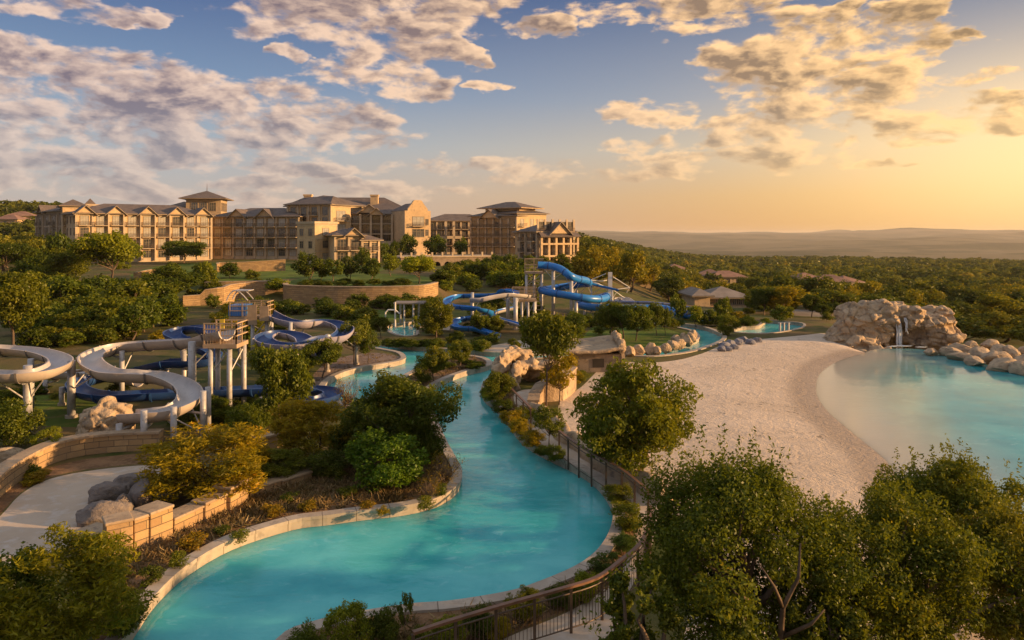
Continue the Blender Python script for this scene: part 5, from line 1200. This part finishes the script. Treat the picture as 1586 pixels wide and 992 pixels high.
# right bank of the river
for kd, px, py, tp, w, c, lb in (('shrub', 758, 622, 600, 26, LIGHT, 'yellow-green bush at the bank below the small bushy tree'), ('shrub', 778, 640, 620, 34, DARK, 'dark low bush on the bank, uppermost along the railing'), ('shrub', 792, 660, 636, 32, GOLD, 'golden bush on the river bank below the walkway head'), ('shrub', 812, 655, 630, 30, OLIVE, 'olive bush between the golden ones and the short railing'), ('shrub', 806, 676, 650, 34, GOLD, 'golden bush on the river bank, middle one of three'), ('shrub', 824, 692, 668, 36, GOLD, 'golden bush on the river bank, lowest of three'), ('shrub', 860, 714, 690, 32, GREEN, 'green bush at the kerb left of the thin railing'), ('shrub', 842, 706, 692, 28, DARK, 'dark bush beneath the small grey-green tree'),
        ('shrub', 958, 778, 752, 44, OLIVE, 'olive shrub at the top of the near curved bed'), ('shrub', 972, 822, 780, 50, OLIVE, 'grey-green loose shrub in the near curved bed under the big tree'), ('feather', 966, 858, 828, 42, BLUE, 'blue-grey spiky mound in the near curved bed'), ('feather', 940, 892, 860, 46, BLUE, 'blue-green mound beside the kerb, nearer than the blue-grey one'), ('shrub', 906, 930, 888, 42, LIGHT, 'bright yellow-green mound along the railing'), ('feather', 872, 940, 908, 44, DARK, 'dark green mound touching the kerb left of the yellow-green one'),
        ('feather', 810, 962, 912, 54, OLIVE, 'spiky grass-like clump at the kerb'), ('shrub', 742, 985, 938, 46, DARK, 'dark clump inside the railing near the bottom'), ('shrub', 696, 998, 958, 48, LIGHT, 'lime-green shrub near the bottom of the bed'), ('shrub', 540, 1010, 938, 64, LIGHT, 'tall yellow-green bush at the bottom of the frame'), ('shrub', 593, 1000, 942, 50, DARK, 'round dark bush next to the tall yellow-green one'), ('airy', 627, 990, 922, 24, GREEN, 'spindly upright plant rising beside the round dark bush'), ('shrub', 470, 1025, 972, 56, GREEN, 'green bush at the bottom edge by the kerb'), ('shrub', 655, 1010, 975, 40, OLIVE, 'low olive tuft right of the spindly plant'), ('feather', 772, 990, 962, 40, GOLD, 'yellowish tuft beside the railing')):
    T(kd, px, py, tp, w, lb, c, name='spindly_plant' if kd == 'airy' else None, cat='plant' if kd == 'airy' else None)
# -- near trees below the camera on the right
def near_tree(seed, px, d, top, wpx, label, color, n, K=85, rz=.36, cz=.60):
    rng = np.random.default_rng(seed); x = (px - CX) * d / F; z = zf(x, d); h = H - (top - HY) * d / F - z; w = wpx * d / F
    c, r = clumps(rng, K, cz * h, w * .43, rz * h, w * .05, w * .115, lop=.55)
    q, t = leaf_quads(rng, c, r, int(n * 1.55), .039, .019, shell=.35, spray=.22)
    # upright leafy shoots breaking the outline
    S_ = []
    top_i = np.argsort(-c[:, 2])[:26]
    for i in top_i:
        for _ in range(2):
            a = c[i]; dr = unit(np.array([rng.normal() * .5, rng.normal() * .5, 1.0])); ln = r[i] * 1.0 + rng.random() * .55; m = int(34 * ln / .8)
            s = rng.random(m) * ln + r[i] * .4; pp = a + dr * s[:, None] + rng.normal(size=(m, 3)) * .035
            nr = unit(rng.normal(size=(m, 3)) + np.array([0, 0, .6])); tt = unit(np.cross(nr, rng.normal(size=(m, 3)))); bb = np.cross(nr, tt)
            S_.append(np.stack([pp - tt * .046, pp + bb * .021, pp + tt * .046, pp - bb * .021], 1))
    S_ = np.concatenate(S_); q = np.concatenate([q, S_]); t = np.concatenate([t, .35 + .4 * rng.random(len(S_))])
    o = empty('oak_tree', (x, d, z), 0, label, 'tree')
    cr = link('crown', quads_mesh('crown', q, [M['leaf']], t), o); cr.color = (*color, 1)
    mb = MB(); tz = h * .42; b1 = np.array([.15, -.1, tz])
    mb.tube([(0, 0, -.2), (.05, 0, .3), (.1, -.05, tz * .6), tuple(b1)], [.20, .15, .13, .11], 10)
    for i in rng.choice(K, 34, replace=False):
        e = c[i]; m1 = b1 * .6 + e * .4 + rng.normal(size=3) * .12; m2 = b1 * .25 + e * .75 + rng.normal(size=3) * .12
        mb.tube([tuple(b1 + rng.normal(size=3) * .05), tuple(m1), tuple(m2), tuple(e)], [.085, .055, .032, .012], 6)
    if seed == 901:
        P = [(.15, -1.1, tz * .8), (.35, -1.6, h * .48), (.30, -1.85, h * .60), (.55, -1.9, h * .70), (.62, -1.8, h * .80)]
        mb.tube([tuple(b1)] + P, [.08, .065, .055, .045, .03, .015], 8); mb.tube([P[1], (.75, -1.95, h * .56), (1.0, -1.9, h * .6)], [.045, .03, .012], 6)
        mb.tube([P[2], (.1, -2.0, h * .68), (-.15, -2.0, h * .75)], [.04, .025, .01], 6)
    mb.build('trunk', M['bark'], o, True); return o
near_tree(901, 1135, 14.4, 696, 360, 'big dark oak in the near right corner with a pale forked branch showing', (.92, .95, .75), 46000, K=110)
near_tree(902, 1385, 15.2, 762, 350, 'broad oak at the bottom edge, between the forked oak and the tree by the lagoon', (1.08, 1.02, .74), 42000, K=100)
near_tree(903, 1490, 18.6, 708, 250, 'upright olive tree overlapping the lagoon at the right', (1.15, 1.06, .74), 38000, rz=.40, cz=.56)
near_tree(904, 1600, 15.5, 800, 260, 'dark tree cut by the right edge of the photo', (1.15, .98, .72), 26000)
near_tree(906, 1265, 13.4, 872, 170, 'low dark oak crown filling the gap between the two big near oaks', (.8, .85, .75), 18000, K=45)
near_tree(905, 985, 12.6, 858, 150, 'small dark oak sapling tight against the picket railing', (.85, .92, .85), 12000, K=40)

# -- hotel gardens
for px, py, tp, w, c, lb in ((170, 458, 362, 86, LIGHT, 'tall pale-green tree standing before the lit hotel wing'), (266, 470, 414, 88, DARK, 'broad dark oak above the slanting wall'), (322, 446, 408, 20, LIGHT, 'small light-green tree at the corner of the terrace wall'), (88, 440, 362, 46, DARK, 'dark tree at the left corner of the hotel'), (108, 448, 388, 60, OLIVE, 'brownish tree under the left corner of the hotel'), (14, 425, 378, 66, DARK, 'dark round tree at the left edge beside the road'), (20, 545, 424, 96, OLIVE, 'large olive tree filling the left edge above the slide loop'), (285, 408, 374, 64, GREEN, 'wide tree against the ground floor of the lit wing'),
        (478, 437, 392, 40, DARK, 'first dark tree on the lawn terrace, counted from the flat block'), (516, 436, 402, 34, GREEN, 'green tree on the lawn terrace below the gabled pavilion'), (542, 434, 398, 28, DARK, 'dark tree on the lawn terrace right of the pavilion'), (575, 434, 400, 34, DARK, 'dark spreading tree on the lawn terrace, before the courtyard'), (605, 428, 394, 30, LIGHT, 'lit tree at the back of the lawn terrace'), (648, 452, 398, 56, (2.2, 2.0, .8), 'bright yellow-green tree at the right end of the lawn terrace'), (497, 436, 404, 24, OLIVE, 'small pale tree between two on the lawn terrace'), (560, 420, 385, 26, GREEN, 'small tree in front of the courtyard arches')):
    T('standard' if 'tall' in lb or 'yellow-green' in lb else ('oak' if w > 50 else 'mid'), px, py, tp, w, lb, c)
for px, tp, w, d, lb in ((590, 372, 26, 200, 'small tree in the hotel courtyard, first from the left'), (632, 364, 30, 205, 'rounded tree in the courtyard under the stone gable'), (673, 366, 34, 205, 'rounded tree in the courtyard right of the stone gable'), (714, 370, 22, 215, 'small tree in the courtyard before the rear wing'), (612, 374, 22, 203, 'narrow tree in the courtyard, second from the left')):
    T('mid', px, 400, tp, w, lb, GREEN, d=d)
rn = random.Random(21)
def scatter(n, x0, x1, y0, y1, w0, w1, hr, label, group, cols, kinds=('midshrub',), ok=lambda x, y: True):
    i = 0
    while i < n:
        px, py = rn.uniform(x0, x1), rn.uniform(y0, y1)
        if not ok(px, py): continue
        w = rn.uniform(w0, w1) * (1 if py < 470 else 1.15); h = w * rn.uniform(*hr)
        kd = rn.choice(kinds); nm = ('hedge_shrub' if 'hedge' in label else 'undergrowth_bush' if 'undergrowth' in label else 'bush' if 'bush ' in label else None) if 'shrub' in kd else None
        T(kd, px, py, py - h, w, label, rn.choice(cols), group=group, name=nm); i += 1
scatter(38, 40, 268, 468, 528, 34, 60, (.65, .95), 'dense bush on the brushy slope above the slides on the left', 'bushes on the brushy slope', (DARK, GREEN, GREEN, OLIVE), ('midshrub', 'mid'), lambda x, y: y < 532 - .0 * x and not (x > 250 and y > 505))
scatter(16, 60, 250, 524, 538, 26, 44, (.5, .75), 'low bush at the bottom of the brushy slope just behind the grey slides', 'bushes just behind the grey slides', (DARK, GREEN, OLIVE, GOLD))
scatter(16, 395, 690, 474, 488, 16, 30, (.5, .7), 'low shrub along the foot of the long retaining wall', 'shrubs at the foot of the retaining wall', (DARK, GREEN, OLIVE))
scatter(20, 445, 670, 440, 444, 14, 24, (.35, .5), 'low hedge shrub along the edge of the lawn terrace', 'hedge along the lawn terrace', (DARK, GREEN))
scatter(38, 682, 832, 424, 454, 20, 36, (.6, .9), 'rounded bush on the bank below the terrace arches', 'bushes below the terrace arches', (DARK, GREEN, GREEN, OLIVE, LIGHT))
scatter(24, 890, 985, 398, 440, 20, 36, (.7, 1.0), 'bushy tree on the slope right of the lit end pavilion', 'trees right of the end pavilion', (DARK, GREEN, OLIVE), ('mid',), lambda x, y: y > 398 + (x - 890) * .25)
scatter(14, 582, 680, 536, 543, 14, 24, (.4, .6), 'low bush on the strip above the upper river channel', 'bushes above the upper river channel', (DARK, GREEN, OLIVE), ('midshrub',), lambda x, y: y < 537 + (x - 582) * .05)
scatter(12, 690, 800, 528, 546, 12, 24, (.5, .8), 'low bush between the upper channel and the blue spiral slide', 'bushes under the blue spiral slide', (DARK, GREEN, OLIVE))
scatter(10, 660, 752, 562, 574, 12, 20, (.3, .45), 'low bush on the river island', 'bushes on the river island', (DARK, GREEN, OLIVE, GOLD))
scatter(14, 880, 1050, 500, 522, 14, 26, (.6, .9), 'bush at the back of the central lawn under the blue tube slide', 'bushes at the back of the central lawn', (DARK, GREEN, OLIVE))
scatter(12, 1050, 1200, 490, 506, 12, 24, (.5, .8), 'low bush between the navy slide end and the splash pool', 'bushes by the splash pool', (DARK, GREEN, OLIVE, LIGHT))
scatter(10, 840, 905, 580, 604, 14, 26, (.5, .8), 'bush on the planted bank before the rock hut', 'bushes before the rock hut', (OLIVE, GOLD, GREEN), ('shrub',))
scatter(14, 410, 500, 545, 610, 18, 34, (.5, .8), 'undergrowth bush between the navy loops and the gravel spit', 'bushes by the navy loops', (DARK, GREEN, OLIVE), ('shrub',), lambda x, y: x < 500 - (y - 545) * .3)
scatter(10, 40, 130, 735, 760, 14, 24, (.4, .7), 'small plant in the strip between the curved wall and the path', 'plants along the curved wall', (GREEN, GOLD, BROWN), ('bushlet',), lambda x, y: abs(y - (768 - x * .42)) < 14 and y < 772 - x * .42)
scatter(14, 120, 440, 425, 452, 16, 34, (.6, .9), 'shrub in the gardens in front of the left hotel wing', 'shrubs before the left hotel wing', (DARK, GREEN, OLIVE), ('midshrub',), lambda x, y: not (195 < x < 250 and y < 445))
scatter(10, 300, 470, 476, 492, 16, 26, (.6, .9), 'green bush behind the tall blue platform', 'bushes behind the tall platform', (GREEN, LIGHT, DARK, OLIVE), ('midshrub',))
scatter(12, 820, 900, 500, 540, 14, 28, (.6, .9), 'bush beneath the blue tube slide columns', 'bushes under the blue tube slide', (DARK, GREEN, OLIVE))

scatter(12, 60, 440, 408, 470, 18, 34, (.6, 1.0), 'garden bush on the slope between the left hotel wing and the brushy slope', 'bushes on the left garden slope', (DARK, GREEN, OLIVE, LIGHT), ('midshrub', 'mid'), lambda x, y: y > 438 or (x < 200))
scatter(16, 0, 110, 430, 540, 30, 50, (.7, 1.0), 'bushy tree at the left edge of the brushy slope', 'trees at the left edge of the slope', (DARK, GREEN, OLIVE), ('mid', 'midshrub'), lambda x, y: x < 110 - (y - 480) * .4)
scatter(18, 320, 470, 480, 545, 18, 34, (.6, .9), 'bush around the feet of the tall platform', 'bushes round the tall platform', (DARK, GREEN, OLIVE, GOLD), ('midshrub', 'shrub'), lambda x, y: not (390 < x and y > 520))
scatter(26, 495, 690, 476, 532, 14, 30, (.5, .8), 'low bush between the retaining wall and the upper river channel', 'bushes above the river channel and pool', (DARK, GREEN, OLIVE, GREY), ('midshrub',), lambda x, y: not (590 < x < 668 and y > 492) and not (x < 540 and y > 505))
scatter(14, 260, 430, 610, 690, 22, 44, (.5, .8), 'low shrub on the ground between the slide columns and golden shrubs', 'shrubs among the slide columns', (DARK, GREEN, OLIVE), ('shrub',), lambda x, y: y > 625 or x > 330)
scatter(12, 0, 190, 590, 690, 20, 36, (.4, .7), 'low shrub on the shaded lawn under the slide loop', 'shrubs on the lawn under the slide loop', (DARK, GREEN), ('shrub',), lambda x, y: not (60 < x < 200 and y > 620))
scatter(16, 690, 850, 462, 520, 16, 30, (.5, .9), 'bush among the columns of the blue slides', 'bushes among the blue slide columns', (DARK, GREEN, OLIVE), ('midshrub',))
scatter(16, 1060, 1300, 474, 500, 14, 28, (.5, .9), 'bush on the grass between the clubhouse and the splash pool', 'bushes between clubhouse and splash pool', (DARK, GREEN, OLIVE, GOLD), ('midshrub',), lambda x, y: not (1216 < x < 1262))
scatter(14, 690, 900, 392, 424, 16, 28, (.6, .9), 'bush along the foot of the right hotel wings', 'bushes at the foot of the right hotel wings', (DARK, GREEN, OLIVE), ('midshrub',), lambda x, y: y > 412 and (x > 765 or y > 418))

# -- woodland: the nearest trees one by one, the rest as one mass
def tree_quads(rng, P, W, Hh, n, leaf):
    out = []; tn = []
    for p, w, h in zip(P, W, Hh):
        c, r = clumps(rng, 10, .58, .40, .32, .13, .22); q, t = leaf_quads(rng, c, r, n, leaf, leaf * .55, spray=.08)
        out.append(q * np.array([w, w, h]) + p); tn.append(np.clip(t * .45 + rng.random() ** 1.3 * .72 - .05, 0, 1))
    return np.concatenate(out), np.concatenate(tn)
def woodland():
    rng = np.random.default_rng(77); pts = []
    HOUSES = [((px - CX) / F, d) for px, d in ((1258, 232), (1290, 226), (1322, 230), (1128, 260), (1100, 275), (1050, 300), (985, 190), (1150, 262))]
    def ok(u, r):
        if u < -.5: return (u < -.640 and r > 150) or (u < -.60 and r > 262) or (u < -.5 and r > 300)
        if u < .10: return r > 250 + (0.10 - u) * 500
        if u < .17: return r > 128
        if u < .36: a = 126 if (u < .34) else 118; return r > a and not (.155 + .07 < u < .345 and r < 134) and not (.385 < u < .41 and r < 170)
        if u < .43: return r > 100 and not (.37 < u < .415 and r < 165)
        return r > (92 - 22 * smooth(.45, .55, u))
    cell = 7.6; r = 70.0
    grid = {}
    tries = 0
    while tries < 170000:
        tries += 1
        u = rng.uniform(-.80, .82); rr = 70 + (1150 - 70) * rng.random() ** .72
        x, y = u * rr, rr
        if not ok(u, rr): continue
        s = (8.0 if rr < 260 else (7.5 if rr < 500 else 9.5)) * (0.75 + .5 * (noise.noise((x / 40, y / 40, 0)) + .5))
        if any(abs(u - hu) < .012 and hd - 15 < rr < hd + 9 for hu, hd in HOUSES): continue
        if rr > 180 and noise.noise((x / 70, y / 110, 4.0)) > .38: continue
        g = (int(x // 10), int(y // 10)); bad = False
        for i in (-1, 0, 1):
            for j in (-1, 0, 1):
                for (a, b) in grid.get((g[0] + i, g[1] + j), ()):
                    if (a - x) ** 2 + (b - y) ** 2 < s * s: bad = True
        if bad: continue
        grid.setdefault(g, []).append((x, y)); pts.append((rr, x, y))
    pts.sort()
    me = []
    for v in range(6):
        c, r = clumps(rng, 22, .56, .40, .33, .11, .19); q, t = leaf_quads(rng, c, r, 4200, .030, .017, spray=.16)
        m = quads_mesh('woodland_tree', q, [M['leaf_far'], M['bark']], t)
        tr = trunk_mb(rng, c, .3, .03, 5); bm = bmesh.new(); bm.from_mesh(m); tm = tr.mesh('t', [M['bark']]); n0 = len(bm.faces); bm.from_mesh(tm); bm.faces.ensure_lookup_table()
        for f in bm.faces[n0:]: f.material_index = 1
        bm.to_mesh(m); bm.free(); me.append(m)
    near = pts[:260]; far = pts[260:]
    for i, (rr, x, y) in enumerate(near):
        o = link('woodland_oak', me[i % 6], None, (x, y, zf(x, y) - .2), rng.uniform(0, 6.28)); w = rng.uniform(6.5, 10.5); hh = rng.uniform(4.8, 8.4) * (.68 if rr < 125 else 1); o.scale = (w, w, hh)
        o.color = (*random.choice((DARK, GREEN, OLIVE, (1.5, 1.35, .75), (1.9, 1.5, .65))), 1)
        tag(o, 'rounded oak in the woodland beyond the park and beach' if x > -50 else 'rounded oak on the wooded hill left of the hotel', 'tree', 'woodland oaks' if x > -50 else 'hill oaks left of the hotel')
    P = np.array([(x, y, zf(x, y) - .3) for _, x, y in far]); W = rng.uniform(6.5, 16, len(far)); Hh = rng.uniform(4.5, 9.5, len(far))
    out = []; tn = []
    for sel, n, lf in (([i for i, p in enumerate(far) if p[0] < 420], 420, .070), ([i for i, p in enumerate(far) if p[0] >= 420], 130, .125)):
        if sel: q, t = tree_quads(rng, P[sel], W[sel], Hh[sel], n, lf); out.append(q); tn.append(t)
    m = quads_mesh('far_woodland', np.concatenate(out), [M['leaf_far']], np.concatenate(tn))
    tag(link('far_woodland', m), kind='stuff', label='dense rolling oak woodland running to the hazy valley', cat='woodland')
    print('WOOD', len(near), len(far), near[-1][0])
woodland()
# -- dry tufts and litter on the mulch
def tufts():
    rng = np.random.default_rng(5); out = []; tn = []
    for key, n, hh in (('bedl', 1800, .30), ('bedr', 900, .28), ('beda', 260, .3), ('gravel', 120, .15)):
        poly = POLY[key]; A = np.array([(p.x, p.y) for p in poly]); lo, hi = A.min(0), A.max(0); lo = np.maximum(lo, [-40, 12])
        Q = rng.uniform(lo, hi, (n * 6, 2)); Q = Q[inside(poly, Q[:, 0], Q[:, 1]) & ~inside(POLY['river'], Q[:, 0], Q[:, 1])][:n]
        Q = Q[dist_to([tuple(p) for p in POLY['river']], Q[:, 0], Q[:, 1]) > .6]
        for x, y in Q:
            m = rng.integers(8, 22); s = hh * rng.uniform(.35, 1.2); b = np.array([x, y, .3]) + np.concatenate([rng.normal(size=(m, 2)) * s * .35, np.zeros((m, 1))], 1)
            d = unit(rng.normal(size=(m, 3)) * np.array([.8, .8, .3]) + np.array([0, 0, .55])); t = b + d * s * rng.uniform(.5, 1.1, (m, 1)); w = unit(np.cross(d, rng.normal(size=(m, 3)))) * s * .07
            out.append(np.stack([b - w, b + w, t + w * .3, t - w * .3], 1)); c = rng.random(); tn.append(np.clip(c + .15 * rng.normal(size=m), 0, 1))
    m = m_leaf('dry_grass', (.09, .075, .03), (.25, .165, .075), (.33, .24, .11), .2)
    tag(link('ground_cover', quads_mesh('ground_cover', np.concatenate(out), [m], np.concatenate(tn))), kind='stuff', label='dry grass tufts and litter over the mulch beds', cat='ground cover')
tufts()
